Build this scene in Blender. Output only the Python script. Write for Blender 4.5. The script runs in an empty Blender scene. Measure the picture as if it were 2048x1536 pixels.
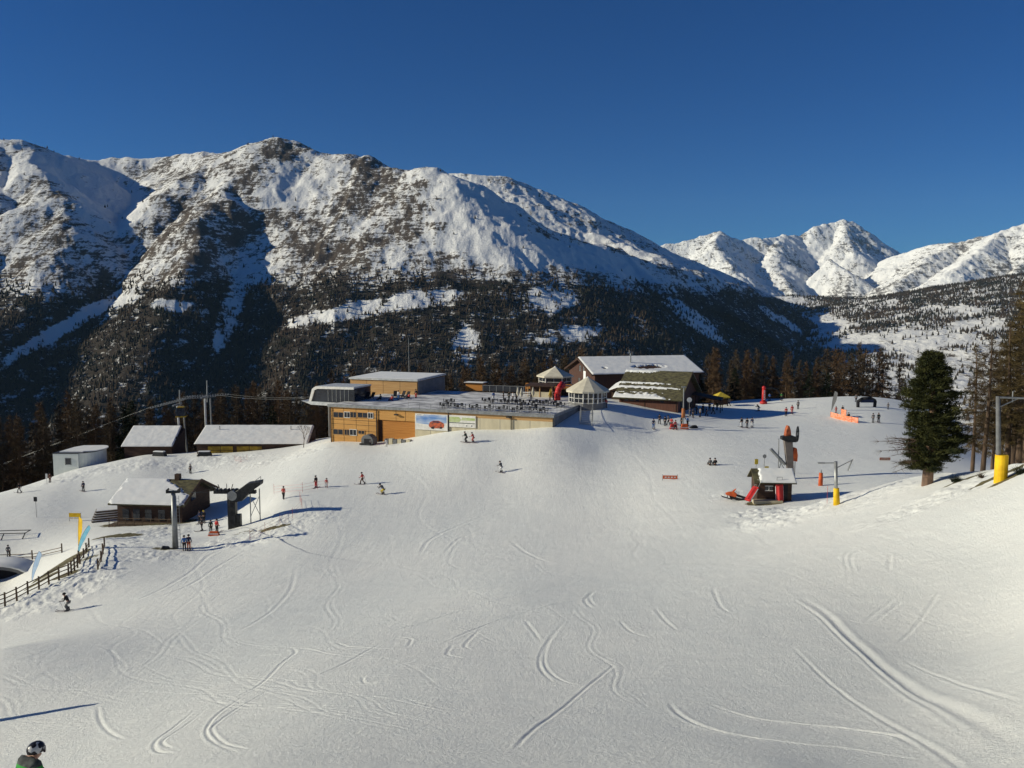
import bpy, bmesh, math, random
import numpy as np
from mathutils import Vector, Matrix
R = math.radians
SC = bpy.context.scene
COL = SC.collection

# ------------------------------------------------------------------ camera, sky, sun, exposure
F_PX = 1650.0                                   # focal length in pixels of the 2048 px wide photograph
PITCH = math.atan((768 - 612) / F_PX)           # camera looks a little down, the horizon lies at y = 612
cd = bpy.data.cameras.new('camera')
cam = bpy.data.objects.new('camera', cd)
COL.objects.link(cam)
cam.location = (0, 0, 0)
cam.rotation_euler = (R(90) - PITCH, 0, 0)
cd.sensor_fit = 'HORIZONTAL'
cd.sensor_width = 36.0
cd.lens = 36.0 * F_PX / 2048.0
cd.clip_start = 0.1
cd.clip_end = 60000
SC.camera = cam

SUN_EL, SUN_AZ = R(21.0), R(4.0)                # low sun from the left, hardly behind the camera
SUN_VEC = Vector((-math.cos(SUN_EL) * math.cos(SUN_AZ), -math.cos(SUN_EL) * math.sin(SUN_AZ), math.sin(SUN_EL)))
w = bpy.data.worlds.new('World')
SC.world = w
w.use_nodes = True
nt = w.node_tree
bg = nt.nodes['Background']
sky = nt.nodes.new('ShaderNodeTexSky')
sky.sky_type = 'NISHITA'
sky.sun_disc = False
sky.sun_elevation = SUN_EL
sky.sun_rotation = math.atan2(SUN_VEC.x, SUN_VEC.y)
sky.altitude = 2400
sky.air_density = 1.0
sky.dust_density = 0.15
sky.ozone_density = 4.0
hs = nt.nodes.new('ShaderNodeHueSaturation')         # the deep dry blue of the high Alps
hs.inputs['Saturation'].default_value = 1.22
nt.links.new(sky.outputs[0], hs.inputs['Color'])
tint = nt.nodes.new('ShaderNodeVectorMath'); tint.operation = 'MULTIPLY'; tint.inputs[1].default_value = (0.42, 0.79, 1.13)
nt.links.new(hs.outputs[0], tint.inputs[0]); nt.links.new(tint.outputs[0], bg.inputs[0])
bg.inputs[1].default_value = 0.055
sd = bpy.data.lights.new('sun', 'SUN')
sd.energy = 4.8
sd.angle = R(0.5)
sd.color = (1.0, 0.93, 0.73)
sun = bpy.data.objects.new('sun', sd)
COL.objects.link(sun)
sun.rotation_euler = SUN_VEC.to_track_quat('Z', 'Y').to_euler()
sun.location = (-60, -10, 60)
SC.view_settings.view_transform = 'Standard'
SC.view_settings.look = 'None'
SC.view_settings.gamma = 1
SC.view_settings.use_curve_mapping = False
SC.view_settings.exposure = 0.06
SC.cycles.max_bounces = 5

# ------------------------------------------------------------------ helpers: numbers
CP, SP = math.cos(PITCH), math.sin(PITCH)
def ray(px, py):
    u = (px - 1024) / F_PX; v = (py - 768) / F_PX
    return np.array((u, CP - v * SP, -SP - v * CP))
def at(px, py, D):
    """point in the place seen at a pixel of the photograph, D metres ahead"""
    r = ray(px, py)
    return r * (D / r[1])
def hsh(ix, iy, seed):
    n = (ix.astype(np.int64) * 374761393 + iy.astype(np.int64) * 668265263 + seed * 1274126177) & 0x7fffffff
    n = ((n ^ (n >> 13)) * 1274126177) & 0x7fffffff
    n = n ^ (n >> 16)
    return n
def perlin(x, y, seed=0):
    ix = np.floor(x); iy = np.floor(y)
    fx = x - ix; fy = y - iy
    u = fx * fx * fx * (fx * (fx * 6 - 15) + 10); v = fy * fy * fy * (fy * (fy * 6 - 15) + 10)
    def g(a, b):
        h = hsh(ix + a, iy + b, seed) / 2147483647.0 * 2 * math.pi
        return np.cos(h) * (fx - a) + np.sin(h) * (fy - b)
    a = g(0, 0); b = g(1, 0); c = g(0, 1); d = g(1, 1)
    return ((a + (b - a) * u) * (1 - v) + (c + (d - c) * u) * v) * 1.5
def fbm(x, y, octv=4, seed=0, gain=0.5):
    s = 0; a = 1.0; t = 0
    for o in range(octv):
        s = s + a * perlin(x, y, seed + o * 17); t += a
        a *= gain; x = x * 2.03 + 13.7; y = y * 2.03 - 7.1
    return s / t
def ridged(x, y, octv=4, seed=0, gain=0.5):
    s = 0; a = 1.0; t = 0
    for o in range(octv):
        s = s + a * (1 - 2 * np.abs(perlin(x, y, seed + o * 31))); t += a
        a *= gain; x = x * 2.1 + 3.7; y = y * 2.1 - 9.1
    return s / t
def sstep(a, b, x):
    t = np.clip((x - a) / (b - a), 0, 1)
    return t * t * (3 - 2 * t)
def seg_dist(x, y, ax, ay, bx, by):
    dx, dy = bx - ax, by - ay
    t = np.clip(((x - ax) * dx + (y - ay) * dy) / (dx * dx + dy * dy + 1e-9), 0, 1)
    return np.hypot(x - ax - t * dx, y - ay - t * dy), t

# ------------------------------------------------------------------ helpers: objects, materials
def tag(o, label=None, cat=None, group=None, kind=None):
    if label: o['label'] = label
    if cat: o['category'] = cat
    if group: o['group'] = group
    if kind: o['kind'] = kind
    return o
def mat(name, color, rough=0.7, color2=None, scale=3.0, detail=4.0, metallic=0.0, bump=0.0, stretch=(1, 1, 1), thr=None, spec=0.3, alpha=None):
    m = bpy.data.materials.new(name); m.use_nodes = True
    t = m.node_tree; b = t.nodes['Principled BSDF']
    b.inputs['Base Color'].default_value = (*color, 1)
    b.inputs['Roughness'].default_value = rough
    b.inputs['Metallic'].default_value = metallic
    b.inputs['Specular IOR Level'].default_value = spec
    if color2 is None: color2 = tuple(c * 0.72 for c in color)
    tc = t.nodes.new('ShaderNodeTexCoord'); mp = t.nodes.new('ShaderNodeMapping')
    mp.inputs['Scale'].default_value = stretch
    n = t.nodes.new('ShaderNodeTexNoise'); n.inputs['Scale'].default_value = scale; n.inputs['Detail'].default_value = detail
    cr = t.nodes.new('ShaderNodeValToRGB')
    lo, hi = thr if thr else (0.35, 0.65)
    cr.color_ramp.elements[0].position = lo; cr.color_ramp.elements[0].color = (*color2, 1)
    cr.color_ramp.elements[1].position = hi; cr.color_ramp.elements[1].color = (*color, 1)
    t.links.new(tc.outputs['Object'], mp.inputs[0]); t.links.new(mp.outputs[0], n.inputs[0])
    t.links.new(n.outputs[0], cr.inputs[0]); t.links.new(cr.outputs[0], b.inputs['Base Color'])
    if bump:
        bp = t.nodes.new('ShaderNodeBump'); bp.inputs['Strength'].default_value = 0.8; bp.inputs['Distance'].default_value = bump
        t.links.new(n.outputs[0], bp.inputs['Height']); t.links.new(bp.outputs[0], b.inputs['Normal'])
    return m
def grid_mesh(name, X, Y, Z, material, attrs=None, closed=False):
    nr, nc = X.shape
    me = bpy.data.meshes.new(name)
    co = np.stack([X, Y, Z], -1).reshape(-1, 3).astype(np.float32)
    idx = np.arange(nr * nc).reshape(nr, nc)
    if closed: idx = np.concatenate([idx, idx[:, :1]], 1)
    a = idx[:-1, :-1].ravel(); b = idx[:-1, 1:].ravel(); c = idx[1:, 1:].ravel(); d = idx[1:, :-1].ravel()
    q = np.stack([a, b, c, d], -1).astype(np.int32)
    me.vertices.add(len(co)); me.vertices.foreach_set('co', co.ravel())
    me.loops.add(q.size); me.loops.foreach_set('vertex_index', q.ravel())
    me.polygons.add(len(q)); me.polygons.foreach_set('loop_start', np.arange(0, q.size, 4, dtype=np.int32))
    me.polygons.foreach_set('loop_total', np.full(len(q), 4, np.int32))
    me.polygons.foreach_set('use_smooth', np.ones(len(q), bool))
    for k, v in (attrs or {}).items():
        at_ = me.attributes.new(k, 'FLOAT', 'POINT'); at_.data.foreach_set('value', v.ravel().astype(np.float32))
    me.update(); me.materials.append(material)
    o = bpy.data.objects.new(name, me); COL.objects.link(o)
    return o

# ------------------------------------------------------------------ ground height (thin plate through surveyed points)
CTRL_PX = [  # pixel x, pixel y, metres ahead
 (50,1650,14),(1024,1536,12.5),(2048,1536,11.5),(500,1536,14.2),(1550,1536,12),
 (1024,1300,34),(300,1300,45),(1700,1300,31),(2048,1250,30),(650,1300,38),
 (135,1222,74),(500,1200,64),(1024,1180,54),(1500,1150,52),(2048,1100,42),(0,1300,47),
 (1855,968,75),(2000,960,62),(1720,1000,77),(1505,1052,78),(1600,1030,79),(2048,948,60),
 (1550,1003,90),(1668,1010,84),(1470,1000,92),
 (1430,928,113),(1024,1080,85),(1000,945,118),(765,988,111),(725,968,117),(632,976,116),(567,998,110),(700,1100,86),
 (373,1102,96),(450,1070,104),(480,1045,110),(260,1110,94),(330,1040,118),(240,1045,118),(530,1040,104),
 (190,1090,98),(90,1160,88),(35,1212,80),(150,1040,121),
 (0,1180,100),(40,1140,103),(100,1080,112),(0,1080,113),(72,1033,122),
 (165,982,141),(38,985,142),(98,965,148),(150,937,160),(380,945,152),(290,908,167),(400,910,162),(600,900,156),(660,883,150),
 (773,891,142),(860,880,138),(933,885,131),(1105,857,134),(1170,848,138),(1210,815,150),
 (1300,828,152),(1352,834,150),(1308,858,142),(1400,830,158),(1490,855,146),(1571,832,160),(1440,812,177),(1527,808,181),
 (1685,845,152),(1750,845,151),(1600,797,192),(1780,800,188),(1780,860,145),(1800,920,115),(1700,950,104),
 (1200,900,127),(1300,960,108),(850,930,124),(1250,1020,96)]
CTRL_W = []       # pixel column, metres ahead, z
for px, D, z in [(-300,185,-45),(0,176,-42),(200,182,-38),(330,186,-36),(450,190,-34),(700,200,-33),(950,205,-33),(1200,212,-31),(1500,216,-28),(1800,214,-29),
                 (900,160,-22),(1000,163,-21.8),(1080,158,-21.0),(760,165,-26),(1140,176,-20.5),(1950,84,-18.6),(2060,86,-19),(2200,86,-18),(1900,130,-23),(2048,140,-27),(2048,190,-36),(2300,190,-38),(-300,150,-38),
                 (-200,100,-31),(-300,60,-27),(-200,30,-17),(2300,60,-9),(2300,30,-8)]:
    CTRL_W.append(((px - 1024) / F_PX * D, D, z))
for azd in (-75, -50, -35, -25, -15, -5, 5, 15, 25, 35, 50, 75):
    for rr, z in ((270, -66), (430, -150)):
        CTRL_W.append((rr * math.sin(R(azd)), rr * math.cos(R(azd)), z))
for azd in (-60, -20, 20, 60):
    CTRL_W.append((3 * math.sin(R(azd)), 3 * math.cos(R(azd)), -3.6 + 0.012 * azd))
for azd in (-110, -150, 150, 110):
    for rr, z in ((3, -2.4), (30, 2.0), (200, 40), (430, 100)):
        CTRL_W.append((rr * math.sin(R(azd)), rr * math.cos(R(azd)), z * (0.4 if abs(azd) < 120 else 1)))
pts = [tuple(at(*c)) for c in CTRL_PX] + CTRL_W
P = np.array(pts)
def tcoord(x, y):
    return np.arctan2(x, y) * 2.2, np.log(np.maximum(np.hypot(x, y), 1.0))
CU, CV = tcoord(P[:, 0], P[:, 1])
def phi(r2): return 0.5 * r2 * np.log(r2 + 1e-12)
n = len(P)
K = phi((CU[:, None] - CU[None]) ** 2 + (CV[:, None] - CV[None]) ** 2) + np.eye(n) * 0.002
A = np.zeros((n + 3, n + 3)); A[:n, :n] = K; A[:n, n] = 1; A[:n, n + 1] = CU; A[:n, n + 2] = CV
A[n:, :n] = A[:n, n:].T
SOL = np.linalg.solve(A, np.concatenate([P[:, 2], [0, 0, 0]]))
def ground(x, y):
    x = np.asarray(x, float); y = np.asarray(y, float)
    u, v = tcoord(x, y)
    z = SOL[n] + SOL[n + 1] * u + SOL[n + 2] * v
    for i in range(n):
        z = z + SOL[i] * phi((u - CU[i]) ** 2 + (v - CV[i]) ** 2)
    return z
_ground0 = ground
CREST = [at(1440,1062,78)[:2], at(1505,1052,78)[:2], at(1600,1028,78)[:2], at(1720,1000,77)[:2], at(1855,968,75)[:2], at(2000,958,62)[:2], at(2120,930,52)[:2]]
BANK = [at(-60,1228,76)[:2], at(60,1212,78)[:2], at(160,1185,82)[:2], at(240,1145,88)[:2], at(320,1115,95)[:2], at(480,1085,103)[:2], at(600,1060,106)[:2]]
def ground(x, y):
    """the plate plus the sharp shoulder of the near slope on the right"""
    z = _ground0(x, y)
    best = np.full(np.shape(z), 1e9); side = np.zeros(np.shape(z))
    for a_, b_ in zip(CREST[:-1], CREST[1:]):
        d, t_ = seg_dist(x, y, *a_, *b_)
        sg = np.where((b_[0] - a_[0]) * (y - a_[1]) - (b_[1] - a_[1]) * (x - a_[0]) > 0, 1.0, -1.0)
        side = np.where(d < best, sg, side); best = np.minimum(best, d)
    fade = sstep(CREST[0][0] - 2, CREST[2][0] + 2, x)
    near = 0.9 * np.exp(-(best / 7.0) ** 2); far = 0.9 * np.exp(-(best / 1.6) ** 2)
    z = z + fade * np.where(side < 0, near, far)
    best = np.full(np.shape(z), 1e9); side = np.zeros(np.shape(z)); al = np.zeros(np.shape(z))
    for i, (a_, b_) in enumerate(zip(BANK[:-1], BANK[1:])):       # the long bank beside the lower lift, falling off to the right
        d, t_ = seg_dist(x, y, *a_, *b_)
        sg = np.where((b_[0] - a_[0]) * (y - a_[1]) - (b_[1] - a_[1]) * (x - a_[0]) > 0, 1.0, -1.0)
        nr_ = d < best; side = np.where(nr_, sg, side); al = np.where(nr_, i + t_, al); best = np.minimum(best, d)
    hb_ = 1.25 * sstep(6.0, 4.2, al) * np.where(side < 0, np.exp(-(best / 11.0) ** 1.5), np.exp(-(best / 7.0) ** 2))
    return z + hb_
def gz(x, y): return float(ground(np.array([x]), np.array([y]))[0])
def hit(px, py):
    """where the sight line of a pixel meets the ground"""
    r = ray(px, py); r = r / r[1]
    D = np.geomspace(6, 260, 500)
    z = ground(r[0] * D, D)
    below = r[2] * D < z
    k = np.argmax(below) if below.any() else len(D) - 1
    lo, hi = D[max(k - 1, 0)], D[k]
    for _ in range(12):
        m = (lo + hi) / 2
        if r[2] * m < gz(r[0] * m, m): hi = m
        else: lo = m
    return np.array((r[0] * hi, hi, gz(r[0] * hi, hi)))
# ------------------------------------------------------------------ snow material
def snow_material():
    m = bpy.data.materials.new('snow'); m.use_nodes = True
    t = m.node_tree; b = t.nodes['Principled BSDF']; L = t.links.new; N = t.nodes.new
    b.inputs['Roughness'].default_value = 0.75; b.inputs['Specular IOR Level'].default_value = 0.25
    tc = N('ShaderNodeTexCoord')
    def noise(scale, stretch=(1, 1, 1), rot=0, detail=4, rough=0.6):
        mp = N('ShaderNodeMapping'); mp.inputs['Scale'].default_value = stretch; mp.inputs['Rotation'].default_value = (0, 0, rot)
        L(tc.outputs['Object'], mp.inputs[0])
        n_ = N('ShaderNodeTexNoise'); n_.inputs['Scale'].default_value = scale; n_.inputs['Detail'].default_value = detail; n_.inputs['Roughness'].default_value = rough
        L(mp.outputs[0], n_.inputs[0]); return n_.outputs[0]
    def math_(op, a, b_):
        q = N('ShaderNodeMath'); q.operation = op
        for i, v in enumerate((a, b_)):
            if isinstance(v, (int, float)): q.inputs[i].default_value = v
            else: L(v, q.inputs[i])
        return q.outputs[0]
    fine = noise(9, detail=6, rough=0.75)
    clods = noise(2.2, detail=5, rough=0.7)
    streakL = noise(1.3, (0.9, 0.07, 1), R(-52), detail=6, rough=0.7)   # scraped along the fall line, down to the left
    streakR = noise(1.1, (0.12, 1.0, 1), R(-6), detail=6, rough=0.7)
    wide = noise(0.07, (1, 0.5, 1), R(-40), detail=3)
    h = math_('MULTIPLY', fine, 0.08)
    h = math_('ADD', h, math_('MULTIPLY', clods, 0.03))
    h = math_('ADD', h, math_('MULTIPLY', streakL, 0.055))
    h = math_('ADD', h, math_('MULTIPLY', streakR, 0.06))
    bp = N('ShaderNodeBump'); bp.inputs['Strength'].default_value = 0.8; bp.inputs['Distance'].default_value = 1.0
    L(h, bp.inputs['Height']); L(bp.outputs[0], b.inputs['Normal'])
    cr = N('ShaderNodeValToRGB'); cr.color_ramp.elements[0].position = 0.3; cr.color_ramp.elements[1].position = 0.7
    cr.color_ramp.elements[0].color = (0.76, 0.785, 0.76, 1); cr.color_ramp.elements[1].color = (0.82, 0.82, 0.78, 1)
    L(math_('ADD', math_('MULTIPLY', wide, 0.6), math_('MULTIPLY', streakL, 0.4)), cr.inputs[0])
    # bare grass and trodden dirt where the snow is gone
    at_ = N('ShaderNodeAttribute'); at_.attribute_name = 'bare'
    gn = noise(1.7, detail=8, rough=0.75)
    k = math_('MULTIPLY', math_('SUBTRACT', math_('ADD', at_.outputs['Fac'], math_('MULTIPLY', gn, 1.2)), 1.08), 7.0)
    k.node.use_clamp = True
    gc = N('ShaderNodeValToRGB'); gc.color_ramp.elements[0].color = (0.05, 0.045, 0.02, 1); gc.color_ramp.elements[1].color = (0.21, 0.18, 0.09, 1)
    L(noise(3.1, detail=5), gc.inputs[0])
    mx = N('ShaderNodeMix'); mx.data_type = 'RGBA'
    L(k, mx.inputs[0]); L(cr.outputs[0], mx.inputs[6]); L(gc.outputs[0], mx.inputs[7]); L(mx.outputs[2], b.inputs['Base Color'])
    return m
M_SNOW = snow_material()

# ------------------------------------------------------------------ ground sheet
azf = np.linspace(R(-36), R(36), 1220)
azc = np.concatenate([azf, np.linspace(R(36), R(324), 90)[1:-1]])
rr = np.concatenate([np.geomspace(0.6, 8.5, 25)[:-1], np.geomspace(8.5, 225, 1180)[:-1], np.geomspace(225, 430, 30)])
AZ, RR = np.meshgrid(azc, rr)
GX = RR * np.sin(AZ); GY = RR * np.cos(AZ)
GZ = ground(GX, GY)
front = sstep(R(50), R(38), np.abs(((AZ + math.pi) % (2 * math.pi)) - math.pi))
GZ = GZ + 0.09 * fbm(GX / 12, GY / 12, 3, 5) * sstep(6, 20, RR) + 0.02 * fbm(GX / 1.6, GY / 1.6, 3, 8) * front
def blob_mask(blobs, X, Y):
    """blobs of pixel x, pixel y, radius across, radius deep (metres)"""
    m_ = np.zeros_like(X)
    for px, py, ra, rb, s in blobs:
        c = hit(px, py); d = np.hypot((X - c[0]) / ra, (Y - c[1]) / rb)
        m_ = np.maximum(m_, s * sstep(1.25, 0.55, d))
    return m_
ROUGH = [(420,925,12,6,.8),(560,918,9,3,.8),(250,930,9,6,.8),(120,955,9,6,.7),(620,905,6,2,.8),(300,1070,6,9,.7),(230,1090,6,5,.7),(150,1170,4,7,1),(90,1190,4,5,1),(200,1130,3,8,.45),
         (540,1065,5,6,.9),(490,1080,6,3,.9),(620,1030,4,5,.5),(1560,1022,6,3,1),(1620,1018,5,3,1),(1720,990,8,4,.6),(1850,960,8,3,.5),(1530,1040,3,6,1),(310,1110,4,3,.8),(1980,952,10,3,.8),(20,1215,5,5,.9),(1480,990,4,3,.5)]
lump = blob_mask(ROUGH, GX, GY)
GZ = GZ + lump * (0.34 * np.abs(fbm(GX / 1.5, GY / 1.5, 4, 21)) + 0.30 * fbm(GX / 4, GY / 4, 3, 22))
# tracks of skis and snow groomer pressed into the piste: (width, depth, pixel polyline)
TRACKS = [
 (.30,.13,[(1600,1195),(1650,1225),(1700,1275),(1750,1320),(1800,1360),(1880,1410),(1960,1450),(2050,1500)]),
 (.18,.08,[(1590,1200),(1640,1235),(1690,1285),(1740,1330),(1790,1372),(1860,1420),(1950,1480)]),
 (.16,.07,[(1335,1400),(1360,1430),(1420,1458),(1500,1475),(1600,1490),(1700,1500),(1850,1522)]),
 (.16,.07,[(1410,1405),(1500,1435),(1600,1450),(1700,1462),(1790,1475),(1840,1500)]),
 (.12,.05,[(1190,1180),(1178,1195),(1192,1212)]),(.12,.05,[(1184,1182),(1170,1200),(1185,1217)]),
 (.12,.05,[(1130,1240),(1095,1290),(1090,1330),(1120,1360),(1160,1372)]),(.12,.05,[(1110,1260),(1085,1300),(1080,1335),(1105,1365)]),
 (.12,.05,[(1240,1240),(1260,1262),(1300,1275)]),(.12,.05,[(1310,1215),(1330,1240),(1355,1262)]),(.12,.05,[(1425,1175),(1440,1210),(1460,1225)]),
 (.12,.05,[(1240,1320),(1180,1370),(1120,1420),(1060,1465),(1030,1500)]),
 (.13,.06,[(195,1410),(200,1440),(220,1465),(250,1478)]),(.13,.06,[(540,1380),(470,1420),(430,1450),(425,1465),(450,1490),(500,1500)]),
 (.13,.06,[(500,1385),(440,1425),(415,1455),(420,1480),(470,1505)]),(.13,.06,[(390,1420),(340,1460),(310,1485),(315,1505),(350,1510)]),
 (.12,.05,[(405,1425),(355,1462),(325,1485),(345,1500)]),(.12,.05,[(580,1295),(590,1305),(560,1330),(520,1370),(460,1400)]),
 (.12,.05,[(670,1285),(700,1295),(780,1300),(860,1303)]),(.12,.05,[(790,1275),(822,1280),(815,1295)]),(.12,.05,[(905,1290),(895,1310),(930,1318)]),
 (.12,.05,[(960,1260),(930,1290),(945,1300)]),(.12,.05,[(725,1355),(730,1367),(765,1367)]),(.12,.05,[(480,1390),(640,1350),(760,1290)]),
 (.14,.05,[(590,1140),(580,1180),(540,1225),(480,1260)]),(.10,.04,[(1880,1180),(1840,1240),(1790,1290)]),(.10,.04,[(1700,1150),(1690,1110),(1720,1090)]),
 (.10,.04,[(1710,1150),(1702,1112),(1733,1092)]),(.10,.04,[(1780,1110),(1778,1140)]),(.10,.04,[(1790,1195),(1730,1240)]),(.10,.04,[(1805,1200),(1748,1243)]),
 (.20,.07,[(1000,1020),(920,1050),(860,1080),(840,1110)]),(.16,.06,[(960,1060),(915,1080),(890,1105)]),(.16,.06,[(1020,1080),(1060,1110),(1100,1125)]),
 (.18,.06,[(1490,1120),(1300,1150),(1120,1175),(960,1210),(800,1260),(640,1300)]),(.18,.06,[(1400,1150),(1200,1190),(1000,1240),(880,1290)]),
 (.25,.09,[(470,1090),(420,1110),(380,1145),(320,1180),(250,1210)]),(.25,.08,[(500,1095),(440,1130),(380,1170),(300,1200)]),
 (.16,.06,[(1580,1290),(1700,1400),(1850,1490),(1950,1560)]),(.12,.05,[(1810,1320),(1900,1360),(2048,1410)]),(.12,.05,[(1050,1240),(1080,1280)])]
# fainter tracks of single skiers running on down the piste in linked turns
rk = random.Random(11)
for k in range(64):
    px, py = rk.uniform(-50, 2100), rk.uniform(1060, 1520); c = hit(px, py)[:2]
    hd = R(rk.uniform(100, 150)) if px < 1100 else R(rk.uniform(80, 175)); amp = rk.uniform(.06, .26); L_ = rk.uniform(3, 8); n_ = rk.randint(12, 24); off = rk.uniform(0, 6)
    q = []
    for i in range(n_):
        q.append(c.copy()); a = hd + amp * math.sin(off + i * 1.1); c = c + np.array((math.cos(a), math.sin(a))) * L_ / 5 * (1 + math.hypot(*c) / 40)
    TRACKS.append((rk.uniform(.07, .12), rk.uniform(.010, .028), ['w'] + q))
    if rk.random() < .6: TRACKS.append((.08, .018, ['w'] + [v + np.array((rk.choice((.25, .4)), .1)) for v in q]))
for wd, dp, pl in TRACKS:
    wd *= 0.42 if wd < .25 else .55
    wpts = pl[1:] if isinstance(pl[0], str) else [hit(*p)[:2] for p in pl]
    # smooth the polyline
    sm = []
    m_ = len(wpts)
    for i in range(m_ - 1):
        p0 = wpts[max(i - 1, 0)]; p1 = wpts[i]; p2 = wpts[i + 1]; p3 = wpts[min(i + 2, m_ - 1)]
        for s in np.linspace(0, 1, 7)[:-1]:
            sm.append(0.5 * ((2 * p1) + (-p0 + p2) * s + (2 * p0 - 5 * p1 + 4 * p2 - p3) * s * s + (-p0 + 3 * p1 - 3 * p2 + p3) * s ** 3))
    sm.append(wpts[-1])
    S = np.array(sm); rS = np.hypot(S[:, 0], S[:, 1]); aS = np.arctan2(S[:, 0], S[:, 1])
    i0, i1 = np.searchsorted(rr, [rS.min() - 1.5, rS.max() + 1.5]); j0, j1 = np.searchsorted(azf, [aS.min() - 1.5 / rS.min(), aS.max() + 1.5 / rS.min()])
    if i1 - i0 < 2 or j1 - j0 < 2: continue
    dm = np.full((i1 - i0, j1 - j0), 1e9); fd = np.ones((i1 - i0, j1 - j0))
    for ii, (a_, b_) in enumerate(zip(sm[:-1], sm[1:])):
        r_ = sorted((math.hypot(*a_), math.hypot(*b_))); z_ = sorted((math.atan2(*a_), math.atan2(*b_)))
        p0, p1 = np.searchsorted(rr, [r_[0] - 1.2, r_[1] + 1.2]); q0, q1 = np.searchsorted(azf, [z_[0] - 1.2 / r_[0], z_[1] + 1.2 / r_[0]])
        p0, p1, q0, q1 = max(p0, i0), min(p1, i1), max(q0, j0), min(q1, j1)
        if p1 <= p0 or q1 <= q0: continue
        d, t_ = seg_dist(GX[p0:p1, q0:q1], GY[p0:p1, q0:q1], *a_, *b_)
        sl = (slice(p0 - i0, p1 - i0), slice(q0 - j0, q1 - j0)); along = (ii + t_) / (len(sm) - 1)
        near_ = d < dm[sl]; fd[sl] = np.where(near_, np.minimum(1, .1 + 4.5 * np.minimum(along, 1 - along)), fd[sl]); dm[sl] = np.minimum(dm[sl], d)
    lim = np.maximum(wd, 0.0021 * RR[i0:i1, j0:j1])
    GZ[i0:i1, j0:j1] -= fd * dp * (0.34 * np.exp(-(dm / lim) ** 2) - 0.17 * np.exp(-((dm - 1.9 * lim) / lim) ** 2))
BARE = [(110,1138,2.6,3.5,.9),(140,1120,2.6,3,.9),(85,1160,2.0,2.4,.85),(235,1072,4,2.0,.85),(300,1046,9,2.5,.8),(1530,1006,2.6,1.5,.85),(1935,957,2.4,.5,.7),(2000,950,2.6,.6,.8),(2050,941,3,.8,.8),
        (170,1118,2,1.6,.6),(440,905,5,2,.5),(270,912,8,2,.45),(330,1097,2,1,.7),(550,1055,2.5,1,.75),(130,1150,2,1.5,.75),(500,1062,3,1.4,.5),(1325,850,5,2,.3)]
bare = blob_mask(BARE, GX, GY)
drop = ground(GX, GY)
bare = np.maximum(bare, 0.66 * sstep(170, 235, RR) * sstep(-24, -36, drop))
bare = np.where(RR > 160, np.maximum(bare, .8 * sstep(-33.5, -37, drop)), bare)
snow_ground = grid_mesh('snow_ground', GX, GY, GZ, M_SNOW, {'bare': bare}, closed=True)
tag(snow_ground, kind='structure')

# ------------------------------------------------------------------ mountains
def rpts(pl): return [at(px, py, d * 1000.0) for px, py, d in pl]
def ridge_height(X, Y, ridges):
    H = np.full(X.shape, -1e9)
    for pl, k, k2 in ridges:
        q = rpts(pl)
        for a_, b_ in zip(q[:-1], q[1:]):
            d, t_ = seg_dist(X, Y, a_[0], a_[1], b_[0], b_[1])
            d = np.sqrt(d * d + 38.0 ** 2) - 38.0
            h = a_[2] + (b_[2] - a_[2]) * t_ - k * d + k2 * np.exp(-d / 60.0) * 20 - k2 * 20
            np.maximum(H, h, out=H)
    return H
MAIN = [
 ([(-500,330,3.0),(-200,300,3.1),(0,287,3.2),(45,290,3.2),(75,300,3.25),(110,317,3.4),(180,326,3.6),(235,319,3.7),(330,322,3.75),(430,312,3.6),(490,307,3.5),(530,291,3.4),(557,283,3.4),(590,293,3.4),(615,306,3.35),(650,318,3.3),(690,316,3.25),(712,324,3.2),(727,316,3.2),(745,331,3.15),(790,343,3.1),(820,349,3.1),(870,347,3.0),(905,358,2.95)], .62, 0),
 ([(905,358,2.95),(950,375,2.97),(1010,415,3.02),(1060,450,3.07),(1120,478,3.13),(1200,497,3.25),(1300,530,3.4),(1400,555,3.55),(1480,578,3.7),(1560,620,3.8),(1640,685,3.9),(1720,750,4.0)], .80, 0),
 # spurs
 ([(45,290,3.2),(75,345,2.9),(112,395,2.7),(140,450,2.55),(130,510,2.4),(70,590,2.2),(0,660,2.0),(-100,740,1.8)], .75, 0),
 ([(0,300,3.1),(-10,400,2.7),(-30,500,2.4),(-150,600,2.2)], .7, 0),
 ([(480,310,3.5),(400,352,3.1),(330,400,2.9),(270,450,2.75),(190,520,2.5),(120,590,2.3),(0,690,2.0),(-100,760,1.8)], .70, 0),
 ([(500,320,3.4),(470,370,3.0),(440,400,2.8),(400,450,2.6),(385,510,2.4),(360,570,2.2),(330,640,2.05),(280,740,1.8)], .85, 0),
 ([(557,284,3.4),(600,330,3.2),(590,380,3.05),(560,420,2.9),(570,470,2.75)], .9, 0),
 ([(712,324,3.2),(680,380,3.05),(640,440,2.85),(600,500,2.7),(540,560,2.5),(470,640,2.25),(420,740,1.95)], .68, 0),
 ([(870,347,3.0),(820,420,2.75),(760,500,2.5),(700,580,2.3),(640,680,2.1),(600,760,1.9)], .66, 0),
 ([(905,358,2.95),(900,430,2.75),(890,500,2.55),(900,600,2.3),(900,720,2.0)], .66, 0),
 ([(950,375,2.97),(1000,455,2.8),(1060,530,2.65),(1120,600,2.5),(1180,680,2.3),(1260,760,2.1)], .75, 0),
 ([(1240,505,3.3),(1330,590,3.0),(1420,670,2.7),(1500,740,2.5)], .9, 0),
]
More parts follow.
